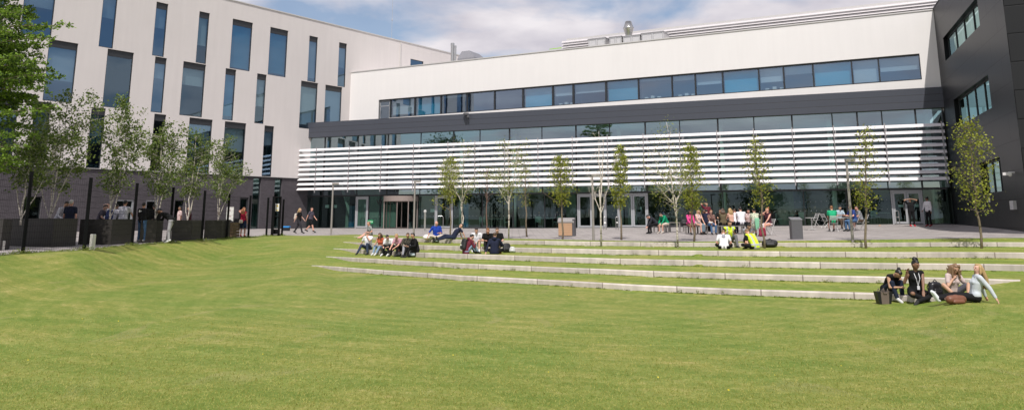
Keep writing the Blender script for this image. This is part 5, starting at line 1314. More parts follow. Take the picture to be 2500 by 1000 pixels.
def person(label, px, py, face, pose, sc=1.0, skin='fair', hair='dark', hs='short', top='white', topc=(.7, .7, .7), sleeve='short', bot='jeans', botc=(.05, .07, .12), leg='long', shoe=(.03, .03, .03), turn=0, female=False, hi=False,
           hood=False, vest=None, skirt=None, depth=None, group=None, at=None, lan=False, glasses=False, tilt=0, ztop=None, bare=(0, 0), **ov):
    P = dict(POSE[pose]); P.update(ov)
    g = at if at is not None else (ground(px, py) if depth is None else on_ground(px, depth))
    T = local_thing('person', g, label, 'person', group, math.pi + R(face), sc)
    vox = .011 if hi else .019
    V = Vector
    pel = V(P['pel']); ln = R(P['lean']); td = V((math.sin(R(tilt)), math.sin(ln), math.cos(ln))).normalized(); fw = V((0, math.cos(ln), -math.sin(ln)))
    SHW = .165 if female else .195; HW = .095 if female else .088
    waist = pel + (V((0, 0, 1)) * .35 + td * .65).normalized() * .17; chest = waist + td * .18; sh = chest + td * .13; neck = sh + td * .045
    hd = R(P['lean'] * .55 + P.get('head', 0)); hdv = V((0, math.sin(hd), math.cos(hd)))
    head = neck + hdv * .165
    yaw = R(turn); HR = Matrix.Rotation(yaw, 3, 'Z') @ Matrix.Rotation(-hd * .8, 3, 'X')
    sL, sR = sh + V((-SHW, 0, 0)), sh + V((SHW, 0, 0))
    hL, hR_ = pel + V((-HW, .0, 0)), pel + V((HW, .0, 0))
    eL, wL = ik(sL, P['hl'], .285, .255, P.get('el', (-.6, -.7, -.5))); eR, wR = ik(sR, P['hr'], .285, .255, P.get('er', (.6, -.7, -.5)))
    kL, aL = ik(hL, P['fl'], .43, .42, P.get('kl', (-.12, 1, .6))); kR, aR = ik(hR_, P['fr'], .43, .42, P.get('kr', (.12, 1, .6)))
    toe = {}
    for nm, k, a in (('L', kL, aL), ('R', kR, aR)):
        f = V((0, 1, -.25)) if (k.z - a.z) > .15 else (V((0, .5, .85)) if a.y > .7 else V((a.x * 1.5, .8, .1)))
        if pose.startswith('cross'): f = V((a.x * 4, .6, -.2))
        toe[nm] = a + f.normalized() * .15 + V((0, 0, -.03 if f.z < .3 else 0))
    def torso(mb, e=0, base=True):
        w = .055 if female else .075
        for s in (-1, 1):
            cap(mb, pel + V((s * .055, 0, .0)), waist + V((s * w * .75, 0, 0)), .112 + e, (.098 if female else .108) + e); cap(mb, waist + V((s * w * .75, 0, 0)), chest + V((s * w, 0, 0)), (.096 if female else .106) + e, .112 + e); cap(mb, chest + V((s * w, 0, 0)), sh + V((s * .10, 0, -.01)), .108 + e, .066 + e)
            if female: mb.ball(chest + V((s * .07, 0, -.01)) + fw * .075, .055 + e)
        cap(mb, sL + V((.02, 0, 0)), sR - V((.02, 0, 0)), .058 + e)
    # body -------------------------------------------------------
    mb = MB(); torso(mb, -.006); cap(mb, hL, hR_, .105); cap(mb, sh, neck + hdv * .07, .058, .052)
    for s, e, w in ((sL, eL, wL), (sR, eR, wR)): cap(mb, s, e, .050, .038); cap(mb, e, w, .038, .026)
    for h_, k, a, tt in ((hL, kL, aL, toe['L']), (hR_, kR, aR, toe['R'])): cap(mb, h_, k, .086, .058); cap(mb, k, a, .058, .038); cap(mb, k.lerp(a, .12), k.lerp(a, .45), .052, .05); cap(mb, a - (tt - a) * .2, tt, .038, .028)
    mb.ball(head, (.076, .095, .118), HR); mb.ball(head + HR @ V((0, .022, -.062)), (.052, .062, .056), HR)
    mb.ball(head + HR @ V((0, .098, -.012)), (.014, .020, .024), HR); mb.ball(head + HR @ V((0, .088, -.058)), (.026, .012, .009), HR); mb.ball(head + HR @ V((0, .080, .028)), (.052, .016, .010), HR)
    for s in (-1, 1): mb.ball(head + HR @ V((s * .078, -.005, -.008)), (.011, .022, .032), HR)
    for e, w, s in ((eL, wL, -1), (eR, wR, 1)):          # palm, four fingers and a thumb
        d = (w - e).normalized(); side = d.cross(V((0, 0, 1))); side = side.normalized() if side.length > .2 else V((1, 0, 0)); nrm = side.cross(d)
        palm = w + d * .05; cap(mb, w + side * .012, palm + side * .02, .022, .022); cap(mb, w - side * .012, palm - side * .02, .022, .022)
        for q in range(4):
            o = (q - 1.5) * .019; ln_ = (.034, .040, .037, .028)[q]; k1 = palm + side * o + d * (.03 + ln_); cap(mb, palm + side * o + d * .012, k1, .0098 if hi else .012, None, 6); cap(mb, k1, k1 + d * ln_ * .7 - nrm * .022, .009 if hi else .011, None, 6)
        cap(mb, w + d * .02 - side * s * -.02, w + d * .055 + side * s * .048 - nrm * .01, .0125, .0105, 6)
    body = fuse(mb.build('body', skinm(skin), T, smooth=True), vox)
    if True:
        for s in (-1, 1):
            mb = MB(); mb.ball(head + HR @ V((s * .030, .088, .008)), (.013, .007, .007), HR, 8, 6); mb.build('eye', M_BLACK, T, smooth=True)
    if glasses:
        mb = MB(); [mb.ball(head + HR @ V((s * .032, .098, .008)), (.028, .006, .020), HR, 10, 6) for s in (-1, 1)]; mb.build('sunglasses', M_BLACK, T, smooth=True)
    # hair -------------------------------------------------------
    if hs:
        mb = MB(); up = HR @ V((0, 0, 1)); bk = HR @ V((0, -1, 0)); fr_ = -bk; rt = HR @ V((1, 0, 0))
        if hs == 'bald_band': mb.ball(head + bk * .035 + up * -.005, (.079, .070, .060), HR)
        else:
            mb.ball(head + bk * .024 + up * .022, (.081, .090, .098), HR); mb.ball(head + up * .078 + fr_ * .022, (.060, .062, .036), HR)
            if hs in ('short', 'fringe'): mb.ball(head + up * .094 + fr_ * .030, (.046, .042, .026), HR)
        if hs in ('long', 'curly', 'verylong'):
            L = {'long': .30, 'curly': .34, 'verylong': .46}[hs]
            wd = .05 if hs != 'curly' else .075
            for s in (-1, -.3, .3, 1):
                st = head + rt * s * .065 + bk * .05; en = st - V((0, 0, L)) + V((s * (.03 if hs != 'curly' else .09), 0, 0)) + bk * .045 - td * 0
                if P['lean'] < -10: en += V((0, -.05, 0))
                cap(mb, st, st.lerp(en, .5) + bk * .03, wd, wd * .95); cap(mb, st.lerp(en, .5) + bk * .03, en, wd * .95, wd * .45)
            for s in (-1, 1): cap(mb, head + rt * s * .075 + up * .03, head + rt * s * .092 - V((0, 0, .20 if hs != 'verylong' else .12)) + fr_ * .02, .036, .026)
            if hs == 'curly':
                rs = np.random.RandomState(3)
                for q in range(46):
                    a = rs.uniform(0, 6.28); z = rs.uniform(-.34, .10); rr_ = .10 + .06 * (z < 0)
                    v = V((math.cos(a) * rr_ * 1.1, math.sin(a) * rr_ * .9 - .03, z))
                    if v.y > .045 and abs(v.x) < .075: continue
                    mb.ball(head + HR @ v, rs.uniform(.018, .032), None, 8, 6)
        if hs in ('bun', 'topbun'):
            mb.ball(head + up * (.10 if hs == 'bun' else .145) + bk * (.085 if hs == 'bun' else .02), .045, None)
        if hs == 'puff':
            rs = np.random.RandomState(4)
            for q in range(34):
                v = V(rs.normal(size=3).tolist()).normalized() * .055; mb.ball(head + up * .118 + bk * .035 + v, rs.uniform(.018, .03), None, 8, 6)
            cap(mb, head + up * .15, head + up * .205 + fr_ * .02, .012, .005)
        if hs == 'cap':
            mb.ball(head + up * .045, (.09, .104, .090), HR); mb.ball(head + up * .045 + fr_ * .10, (.065, .06, .014), HR)
        fuse(mb.build('hair' if hs != 'cap' else 'cap', hairm(hair), T, smooth=True), .012 if hi else .017, 2)
    # top --------------------------------------------------------
    if top:
        mb = MB(); torso(mb, .012); cap(mb, hL + V((0, 0, .05)), hR_ + V((0, 0, .05)), .112)
        if top != 'vesttop': cap(mb, sh, neck + hdv * .01, .068, .060)
        for s, e, w in ((sL, eL, wL), (sR, eR, wR)):
            if sleeve == 'short': cap(mb, s, s.lerp(e, .62), .066, .060)
            elif sleeve == 'long': cap(mb, s, e, .064, .052); cap(mb, e, e.lerp(w, .92), .052, .040)
            elif sleeve == 'half': cap(mb, s, e, .064, .052)
        if hood: mb.ball(neck - fw * .09 + td * .01, (.10, .06, .07)); cap(mb, hL + V((0, 0, -.03)), hR_ + V((0, 0, -.03)), .118)
        o = fuse(mb.build({'hoodie': 'hoodie', 'jacket': 'jacket'}.get(top, 'shirt'), clothm(*topc) if isinstance(topc[0], str) else clothm(top + str(len(MATS)), topc), T, smooth=True), vox * .9, 5)
    if vest:
        mb = MB(); torso(mb, .026); cap(mb, hL + V((0, 0, .05)), hR_ + V((0, 0, .05)), .124)
        fuse(mb.build('hi_vis_vest', vest_mat(), T, smooth=True), vox * .9, 5)
    # bottoms ----------------------------------------------------
    bm_ = clothm(*botc) if isinstance(botc[0], str) else clothm(bot + str(len(MATS)), botc)
    if skirt is None:
        mb = MB(); cap(mb, hL, hR_, .116)
        for h_, k, a in ((hL, kL, aL), (hR_, kR, aR)):
            cap(mb, h_, k if leg != 'shorts' else h_.lerp(k, .86), .099, .073 if leg != 'shorts' else .082)
            if leg == 'long': cap(mb, k, a.lerp(k, .06), .070, .052)
        fuse(mb.build('trousers' if leg == 'long' else 'shorts', bm_, T, smooth=True), vox * .9, 4)
    else:
        mb = MB(); cap(mb, hL, hR_, .116); kn = (kL + kR) / 2; en = kn.lerp((aL + aR) / 2, skirt)
        for s in (-1, 0, 1): cap(mb, pel + V((s * .07, 0, 0)), kn + V((s * .08, 0, 0)), .10, .080); cap(mb, kn + V((s * .08, 0, 0)), en + V((s * .085, 0, 0)), .078, .062)
        fuse(mb.build('skirt', bm_, T, smooth=True), vox * .9, 4)
    for nm, a in (('L', aL), ('R', aR)):
        t_ = toe[nm]; mb = MB(); cap(mb, a - (t_ - a) * .28, t_ + (t_ - a) * .08, .050, .040); cap(mb, a, a.lerp(kL if nm == 'L' else kR, .07), .047)
        fuse(mb.build('shoe', clothm('shoe_%.2f_%.2f' % (shoe[0], shoe[2]), shoe), T, smooth=True), vox, 3)
    if bare[0] or bare[1]:                              # holes at the knees of ripped jeans
        for s, k in zip(bare, (kL, kR)):
            if s: mb = MB(); mb.ball(k + V((0, .028, .024)), (.058, .056, .056)); mb.build('bare_knee', skinm(skin), T, smooth=True)
    if lan:
        M_L = mat('lanyard_white', (.7, .7, .72), .6)
        mb = MB(); fr0 = fw
        a0, a1 = neck + V((-.06, 0, 0)) + fr0 * .03, neck + V((.06, 0, 0)) + fr0 * .03; c0, c1 = chest + V((-.045, 0, .02)) + fr0 * .155, chest + V((.045, 0, .02)) + fr0 * .155; b = waist + fr0 * .150 + V((0, 0, .02))
        mb.tube([a0, c0, b], .008, 5); mb.tube([a1, c1, b], .008, 5); mb.cbox(b + V((0, .01, -.09)), .06, .008, .09); mb.build('lanyard', M_L, T)
    T['_k'] = 1; del T['_k']
    J[label] = dict(T=T, chest=chest, sh=sh, td=td, fw=fw, neck=neck, pel=pel, head=head)
    return T
J = {}
def vest_mat():
    if 'hi_vis' in MATS: return MATS['hi_vis']
    m, nt, out = newmat('hi_vis'); b = nd(nt, 'ShaderNodeBsdfPrincipled'); b.inputs['Roughness'].default_value = .7
    tc = nd(nt, 'ShaderNodeTexCoord'); sp = nd(nt, 'ShaderNodeSeparateXYZ'); nt.links.new(tc.outputs['Generated'], sp.inputs[0])
    def band(o, c, w):
        n = nd(nt, 'ShaderNodeMath', operation='COMPARE'); n.inputs[1].default_value = c; n.inputs[2].default_value = w; nt.links.new(sp.outputs[o], n.inputs[0]); return n.outputs[0]
    a = [band(2, .34, .05), band(2, .10, .05), band(0, .26, .06), band(0, .74, .06)]
    s = a[0]
    for x in a[1:]:
        n = nd(nt, 'ShaderNodeMath', operation='MAXIMUM'); nt.links.new(s, n.inputs[0]); nt.links.new(x, n.inputs[1]); s = n.outputs[0]
    mx = nd(nt, 'ShaderNodeMix', data_type='RGBA'); mx.inputs['A'].default_value = (.62, .80, .03, 1); mx.inputs['B'].default_value = (.42, .44, .44, 1); nt.links.new(s, mx.inputs['Factor'])
    nt.links.new(mx.outputs['Result'], b.inputs['Base Color']); nt.links.new(b.outputs[0], out.inputs[0]); return m
def pattern(name, c1, c2, scale=22):
    m, nt, out = newmat('cloth_' + name); b = nd(nt, 'ShaderNodeBsdfPrincipled'); b.inputs['Roughness'].default_value = .85
    tc = nd(nt, 'ShaderNodeTexCoord'); n = nd(nt, 'ShaderNodeTexVoronoi'); n.inputs['Scale'].default_value = scale; nt.links.new(tc.outputs['Object'], n.inputs['Vector'])
    r = nd(nt, 'ShaderNodeValToRGB'); e = r.color_ramp.elements; e[0].position = .38; e[0].color = c4(c2); e[1].position = .45; e[1].color = c4(c1)
    nt.links.new(n.outputs['Distance'], r.inputs[0]); nt.links.new(r.outputs[0], b.inputs['Base Color']); nt.links.new(b.outputs[0], out.inputs[0])
pattern('floral_pale', (.62, .62, .50), (.22, .30, .16)); pattern('floral_skirt', (.74, .66, .64), (.40, .14, .16), 14); pattern('brown_pattern', (.10, .04, .035), (.34, .22, .17)); pattern('pink_stripe', (.70, .55, .52), (.35, .18, .2), 26); pattern('camo', (.03, .03, .025), (.12, .10, .07), 18); pattern('grey_check', (.30, .30, .30), (.18, .19, .20), 20)
WH = ('white', (.74, .73, .76)); BL = ('black', (.010, .010, .011)); NV = ('navy', (.014, .018, .04)); JN = ('jeans', (.035, .05, .085)); LJ = ('light_jeans', (.20, .28, .38)); GY = ('grey', (.22, .22, .23)); MJ = ('mid_jeans', (.07, .14, .26)); MR = ('maroon', (.13, .022, .035)); PK = ('pink', (.62, .07, .24)); BLU = ('royal_blue', (.015, .05, .33))
def kt(i, px):                                       # a seat on kerb i at this column
    u = (px - 1250) / FH
    for _ in range(3):
        y = kY(i, u) + .16; r = ray(px, 600); 
    zr = ZT[i] + lift(u)
    return Vector((u * y, y, zr + EYE + .012))
GP = 'students sitting on the kerbs at the left'
person('man in a grey checked shirt sitting at the left end of the top kerb', 906, 0, -58, 'kerb_legs', at=kt(0, 906), hair='lightbrown', topc=('grey_check',), top='shirt', botc=('khaki', (.30, .24, .17)), leg='shorts', skin='pink', turn=-20, group=GP)
person('man in glasses and white t-shirt, hand at chin, leftmost of the row of six', 902, 0, -18, 'kerb_chin', at=kt(2, 902), topc=WH, botc=JN, glasses=True, turn=20, group=GP, sc=1.04)
person('girl with long brown hair, orange top and pale jeans in the row of six', 934, 0, -22, 'kerb', at=kt(2, 934), female=True, hs='long', hair='brown', topc=('orange', (.45, .10, .05)), sleeve='none', top='vesttop', botc=LJ, turn=-15, skin='tan', group=GP, sc=.96, shoe=(.6, .6, .6), fl=(-.1, .68, -.12), fr=(.1, .62, -.12))
person('dark haired man in a white t-shirt bowing his head, third in the row of six', 956, 0, -20, 'kerb', at=kt(2, 956), topc=WH, botc=BL, lean=32, head=34, hair='black', group=GP, sc=.98, shoe=(.6, .6, .6), hl=(-.1, .5, .2), hr=(.12, .5, .2))
person('fair haired man in a dusky pink t-shirt leaning forward in the row of six', 980, 0, -30, 'kerb', at=kt(2, 980), topc=('dusky_pink', (.42, .22, .26)), botc=BL, lean=32, head=14, hair='blond', skin='pink', group=GP, hl=(-.12, .62, .18), hr=(.1, .62, .18))
person('smiling man in a camouflage jacket and grey trousers, fifth in the row of six', 998, 0, 0, 'kerb', at=kt(2, 998), topc=('camo',), sleeve='long', botc=('light_grey', (.32, .32, .36)), hair='brown', group=GP, skin='tan')
person('bearded man in black turned to his left, rightmost of the row of six', 1019, 0, -62, 'kerb', at=kt(2, 1019), topc=BL, sleeve='long', botc=BL, hair='dark', group=GP, skin='tan', turn=-10)
person('bald man in a royal blue shirt and cream trousers sitting on the top kerb', 1066, 0, 5, 'cross', at=kt(0, 1066), topc=BLU, sleeve='half', botc=('cream', (.58, .50, .42)), hs='bald_band', hair='grey', skin='pink', turn=-30, hl=(-.12, .3, .3), hr=(.46, .1, .05), group=GP, sc=1.05)
person('dark haired man in sunglasses and navy polo reclining on his hands on the top kerb', 1108, 0, -68, 'recline', at=kt(0, 1108), topc=NV, botc=('navy_trousers', (.018, .025, .05)), hair='black', skin='tan', glasses=True, group=GP, sc=1.05, lan=True)
person('man in a maroon hoodie with a black beanie and black backpack, seen from behind', 1137, 619.5, 122, 'knees', topc=MR, top='hoodie', hood=True, sleeve='long', botc=LJ, hs='short', hair='black', group=GP, sc=1.02)
person('young man in a white t-shirt and white shorts eating on the second kerb', 1164, 0, 0, 'kerb', at=kt(1, 1164), topc=WH, botc=('white_shorts', (.6, .6, .62)), leg='shorts', shoe=(.65, .65, .65), hair='dark', head=24, lean=24, group=GP, sc=1.04)
person('ginger haired man in a black t-shirt, between the white t-shirt and the navy hoodie', 1191, 0, 5, 'kerb', at=kt(1, 1191), topc=BL, botc=BL, hair='ginger', head=24, group=GP, skin='pink')
person('brown haired man in a black t-shirt, rightmost of those on the second kerb', 1217, 0, -15, 'kerb', at=kt(1, 1217), topc=BL, botc=BL, hair='brown', head=20, group=GP, sc=1.03)
person('person in a navy hoodie and tan boots seen from behind, leaning on one hand', 1207, 620, 172, 'cross', topc=NV, top='hoodie', hood=True, sleeve='long', botc=BL, hair='brown', shoe=(.35, .17, .05), hl=(-.35, -.15, .04), el=(-.3, -1, 0), hr=(.2, .4, .3), group=GP, sc=1.04)
GV = 'hi-vis workers and friends on the upper kerb'
person('young man in a hi-vis vest over black, facing the camera on the upper kerb', 1776, 0, 8, 'kerb', at=kt(0, 1776), topc=BL, botc=('grey_work', (.16, .16, .17)), vest=True, hair='brown', skin='tan', group=GV, sc=1.12, hl=(-.1, .32, .42), hr=(.2, .36, .42))
person('man in a white t-shirt with a grey square print, back to the camera', 1768, 608, 165, 'cross_hunch', topc=WH, botc=BL, hair='lightbrown', hs='short', group=GV, sc=1.06, skin='pink')
person('bearded man in a grey t-shirt resting his arms on his bare knees', 1823, 0, -4, 'kerb', at=kt(0, 1823), topc=('grey_tee', (.28, .29, .33)), botc=BL, leg='shorts', hair='dark', group=GV, sc=1.06, hl=(.08, .42, .40), hr=(-.06, .44, .42), lean=30, head=30, shoe=(.05, .05, .05))
person('shaven man in a hi-vis vest with his back to the camera', 1845, 608, -150, 'cross_hunch', topc=BL, botc=BL, vest=True, hair='lightbrown', hs='short', group=GV, sc=1.10, skin='pink')
GW = 'women on the lowest kerb'
person('woman with a dark bun in a black vest, bent over her hugged knees', 2151, 0, 14, 'kerb_hug', at=kt(4, 2151), female=True, hs='bun', hair='black', top='vesttop', topc=BL, sleeve='none', botc=('dark_jeans', (.016, .022, .04)), skin='tan', shoe=(.6, .6, .6), hi=True, group=GW, sc=.93)
person('woman with a black hair puff, halter top and lanyard, cross-legged in ripped black jeans', 2219, 0, -4, 'cross', at=kt(4, 2219), female=True, hs='puff', hair='black', top='vesttop', topc=BL, sleeve='none', botc=BL, skin='brown', hi=True, lan=True, turn=28, bare=(1, 1), group=GW, sc=.97, pel=(0, 0, .085), hl=(-.03, .36, .12), hr=(.27, .22, .56), er=(.7, .4, -1), fl=(.16, .44, -.10), fr=(-.14, .40, -.08), kl=(-1, .5, .25), kr=(1, .5, .25), head=16)
person('woman with long curly brown hair, cheek on her hand, in a pale lace top', 2305, 0, 12, 'side_prop', at=kt(4, 2305), female=True, hs='curly', hair='lightbrown', top='shirt', topc=('pale_lace', (.52, .42, .40)), sleeve='short', botc=('grey_skirt', (.10, .10, .12)), leg='shorts', skin='tan', hi=True, turn=-12, group=GW, sc=.9, shoe=(.62, .68, .70), hl=(-.46, .30, .04), hr=(.08, .2, .5))
person('woman with very long blonde hair in a pale grey top, leaning back on both hands', 2382, 737, -102, 'lean_back', female=True, hs='verylong', hair='blond', top='shirt', topc=('pale_grey', (.50, .54, .58)), sleeve='long', botc=BL, skin='fair', hi=True, turn=20, shoe=(.68, .72, .72), group=GW, sc=.93, lean=-13, head=-2, hl=(-.32, -.40, .04), hr=(.30, -.36, .04))
GB = 'people around the grey benches'
person('man in a dark jacket bent far forward on the short bench', 1603, 570, -78, 'bench_lean', topc=('charcoal', (.03, .032, .04)), sleeve='long', botc=BL, hair='dark', skin='pink', turn=25, group=GB)
person('person in a green and yellow tracksuit top and pale shorts leaning forward', 1628, 569, -62, 'bench_lean', topc=('green', (.01, .28, .14)), sleeve='long', botc=('cream', (.58, .50, .42)), leg='shorts', hair='dark', lean=36, group=GB, shoe=(.5, .45, .4))
person('woman in a bright pink cardigan sitting on the bench behind the leafy sapling', 1685, 572, 8, 'bench', female=True, topc=PK, sleeve='long', botc=MR, skirt=.1, skin='brown', hair='black', hs='long', group=GB)
person('blonde woman in a pale pink patterned top and blue grey skirt', 1705, 572, 24, 'bench', female=True, topc=('pink_stripe',), sleeve='none', top='vesttop', botc=('blue_grey', (.16, .22, .26)), skirt=.75, skin='fair', hair='blond', hs='long', group=GB, turn=-30, sc=1.03)
person('woman in a brown patterned blouse and blue jeans sitting with a white carton', 1737, 572, 4, 'bench', female=True, topc=('brown_pattern',), sleeve='half', botc=MJ, skin='fair', hair='ginger', hs='short', glasses=True, group=GB)
person('standing man in a maroon football shirt with a hand behind his head', 1728, 563.5, 8, 'hand_head', topc=MR, botc=BL, skin='tan', hair='brown', group=GB, turn=-20)
person('dark clothed person reaching across behind the patterned blouse woman', 1713, 564, 60, 'bench_table', topc=BL, botc=BL, skin='brown', hair='black', group=GB)
person('person in a navy jumper hunched right in front of the standing man', 1727, 566, 165, 'bench_table', topc=NV, sleeve='long', botc=BL, hair='black', group=GB)
person('person in a black t-shirt left of the olive cardigan woman', 1755, 564, 30, 'bench_table', topc=BL, botc=BL, skin='tan', hair='black', group=GB)
person('woman with long brown hair in an olive cardigan, back to the lawn', 1768, 570, 176, 'bench', female=True, topc=('olive', (.12, .095, .055)), sleeve='long', botc=BL, hair='brown', hs='long', group=GB, sc=1.05)
person('blonde woman with bare shoulders in a white top, seen from behind', 1788, 570, 200, 'bench', female=True, topc=WH, sleeve='none', top=None, botc=BL, hair='blond', hs='long', group=GB, sc=1.05)
person('man in a white t-shirt looking down, between the blonde woman and the broad white back', 1799, 565, 190, 'bench_table', topc=WH, botc=JN, hair='brown', skin='pink', group=GB)
person('broad man in a white t-shirt seen from behind on the long bench', 1812, 570, 178, 'bench', topc=WH, botc=NV, hair='black', group=GB, sc=1.1)
person('man in a beige patterned shirt facing the camera beside the broad white back', 1829, 568, -12, 'bench_table', topc=('pink_stripe',), botc=BL, hair='dark', skin='pink', group=GB)
person('woman with a dark bun in a pale floral dress, mint cardigan over her chair', 1846, 576, 178, 'bench', female=True, topc=('floral_pale',), botc=('floral_pale',), skirt=.5, hair='black', hs='bun', group=GB, sc=1.06, lan=False)
person('woman with copper hair tied back and a long white floral skirt, hand at her mouth', 1879, 575, -62, 'bench_mouth', female=True, top='vesttop', topc=('plum', (.06, .02, .03)), sleeve='none', botc=('floral_skirt',), skirt=.92, hair='copper', hs='bun', skin='pink', group=GB, sc=1.06)
GC = 'men at the round metal table'
person('man in a bright green t-shirt seen from behind in a folding chair', 2036, 565, 172, 'bench', topc=('bright_green', (.02, .36, .17)), botc=('brown_shorts', (.10, .07, .05)), leg='shorts', hair='ginger', skin='pink', group=GC, sc=1.05, lean=14)
person('man in a pale blue shirt behind the round table, beyond the green shirt', 2050, 559, 10, 'bench_table', topc=('pale_blue', (.42, .52, .60)), botc=('brown_shorts', (.10, .07, .05)), hair='black', skin='tan', group=GC)
person('man in a navy blue t-shirt and jeans at the round table, facing left', 2088, 563.5, -78, 'bench_table', topc=('strong_navy', (.03, .06, .22)), botc=('mid_jeans', (.07, .14, .26)), hair='brown', skin='pink', group=GC, sc=1.05)
person('man in a grey t-shirt and brown shorts behind the navy shirted man', 2104, 562, -92, 'bench_table', topc=('grey_tee2', (.24, .25, .27)), botc=('brown_shorts', (.10, .07, .05)), leg='shorts', hair='brown', skin='pink', group=GC, shoe=(.6, .6, .6))
person('standing man in black with red shoes, both hands raised to his forehead', 2228, 552.5, -8, 'hands_head', topc=BL, botc=BL, hs='cap', hair='black', skin='tan', shoe=(.45, .02, .03), sc=.97, lean=-6)
person('standing man in a white jacket, dark cap and dark red shoes near the double door', 2270, 552.5, -72, 'stand', topc=('off_white_jacket', (.62, .60, .62)), top='jacket', sleeve='long', botc=BL, hs='cap', hair='black', skin='brown', shoe=(.25, .015, .02), sc=1.0, hr=(.22, .2, .95))
person('walking woman with a pale headscarf, black top and dark leggings', 728, 570.5, 78, 'walk', female=True, hs='long', hair='blond', topc=BL, botc=('dark_leggings', (.03, .03, .035)), skin='fair', sc=1.0, turn=0)
person('walking man in a grey blue t-shirt and dark shorts', 757, 568.5, 72, 'walk', topc=('slate', (.085, .075, .10)), botc=BL, leg='shorts', hair='brown', skin='pink', sc=1.03, fl=(-.07, -.40, .2))
person('woman in a red sleeveless top and blue denim skirt, hand raised to her hair', 591, 578.5, 168, 'hand_ear', female=True, top='vesttop', topc=('red', (.36, .01, .04)), sleeve='none', botc=('denim_blue', (.015, .03, .08)), leg='shorts', hair='copper', hs='long', skin='pink', sc=.98, shoe=(.5, .05, .06))
def bp_(i, px, more=0):
    Y = pc[i].y + 1.25 + more; return on_ground(px, Y)
GF = 'people behind the fence at the left'
person('man in blue jeans and black jacket with white mark on its back, behind the fence', 343, 592.5, 176, 'stand', topc=BL, top='jacket', sleeve='long', botc=MJ, hair='dark', skin='pink', group=GF, shoe=(.3, .3, .3), sc=1.03, hl=(-.1, .25, 1.0), hr=(.1, .25, 1.0))
person('person in black half hidden behind the man in blue jeans', 353, 0, 200, 'stand', at=ground(353, 592) + Vector((0, .7, 0)), topc=BL, top='jacket', sleeve='long', botc=BL, hair='black', group=GF, shoe=(.3, .3, .3), sc=1.0)
person('man in a black jacket and light grey joggers leaning forward on the planter', 402, 592, -86, 'bend', topc=BL, top='jacket', sleeve='long', botc=('jogger_grey', (.36, .35, .37)), hair='black', skin='brown', group=GF, shoe=(.7, .7, .7), sc=1.06)
person('broad man in a white shirt seen from behind over the second planter', 300, 0, 178, 'lean_plant', at=bp_(2, 300), topc=('white_shirt', (.62, .60, .66)), botc=JN, hair='black', skin='pink', group=GF, sc=1.08, lean=8, head=6)
person('student with a blue rucksack left of the broad white shirt', 273, 0, 165, 'lean_plant', at=bp_(2, 273), topc=('white_shirt', (.62, .60, .66)), botc=JN, hair='dark', skin='tan', group=GF, sc=1.0)
person('person in a slate shirt behind the birch stems of the second planter', 242, 0, 100, 'lean_plant', at=bp_(2, 242), topc=('slate', (.085, .075, .10)), botc=JN, hair='dark', skin='fair', group=GF, sc=.98)
person('person with a raised hand between the birch stems and the blue rucksack', 262, 0, 90, 'hand_head', at=bp_(2, 262, .7), topc=WH, botc=JN, hair='brown', skin='fair', group=GF, sc=1.0)
person('white haired man in a navy short sleeved shirt seen from behind', 170, 0, 176, 'stand', at=bp_(1, 170), topc=NV, botc=JN, hair='white', skin='pink', group=GF, sc=1.05)
person('dark haired man in a pale shirt leaning over beside the white haired man', 143, 0, 80, 'lean_plant', at=bp_(1, 143, .3), topc=('white_shirt', (.62, .60, .66)), botc=JN, hair='dark', skin='tan', group=GF, sleeve='long', sc=1.06, lean=26)
person('man in a white striped top behind the birch of the fifth planter', 439, 0, -50, 'stand', at=bp_(4, 439, 2.5), topc=('pink_stripe',), botc=JN, hair='black', skin='brown', group=GF, sc=.98)
person('person in a dark maroon jacket right of the striped white top', 462, 0, -80, 'stand', at=bp_(4, 462, 2.5), topc=('dark_maroon', (.05, .012, .015)), top='jacket', sleeve='long', botc=BL, hair='dark', skin='tan', group=GF, sc=.97)
GI = 'people sitting inside the glass front'
for px, off, fa, tc_, lb in ((1180, -2.1, 20, GY, 'seated figure in grey behind the glass, above the leafless sapling'), (1292, -2.0, 10, BL, 'seated figure in black behind the glass left of the timber bin'), (1330, -2.3, 60, MR, 'seated figure in maroon behind the glass beside the timber bin'), (1604, -1.6, 80, BLU, 'seated figure in blue behind the glass above the bent man'), (1642, -1.7, 10, GY, 'seated figure in grey behind the glass, left of the spreading birch trunk'), (1985, -1.5, 20, NV, 'seated figure in navy behind the glass above the empty round table'), (1936, -2.3, 40, ('teal_top', (.05, .2, .22)), 'seated figure in teal behind the glass beside the dark grey bin')):
    s = PL.unp(px, 540)[0]; p = PL.at(s, 0, off); person(lb, px, 0, fa, 'bench_table', at=Vector((p.x, p.y, zbaseL(s) + .02)), topc=tc_, botc=BL, hair='dark', skin='tan', group=GI)
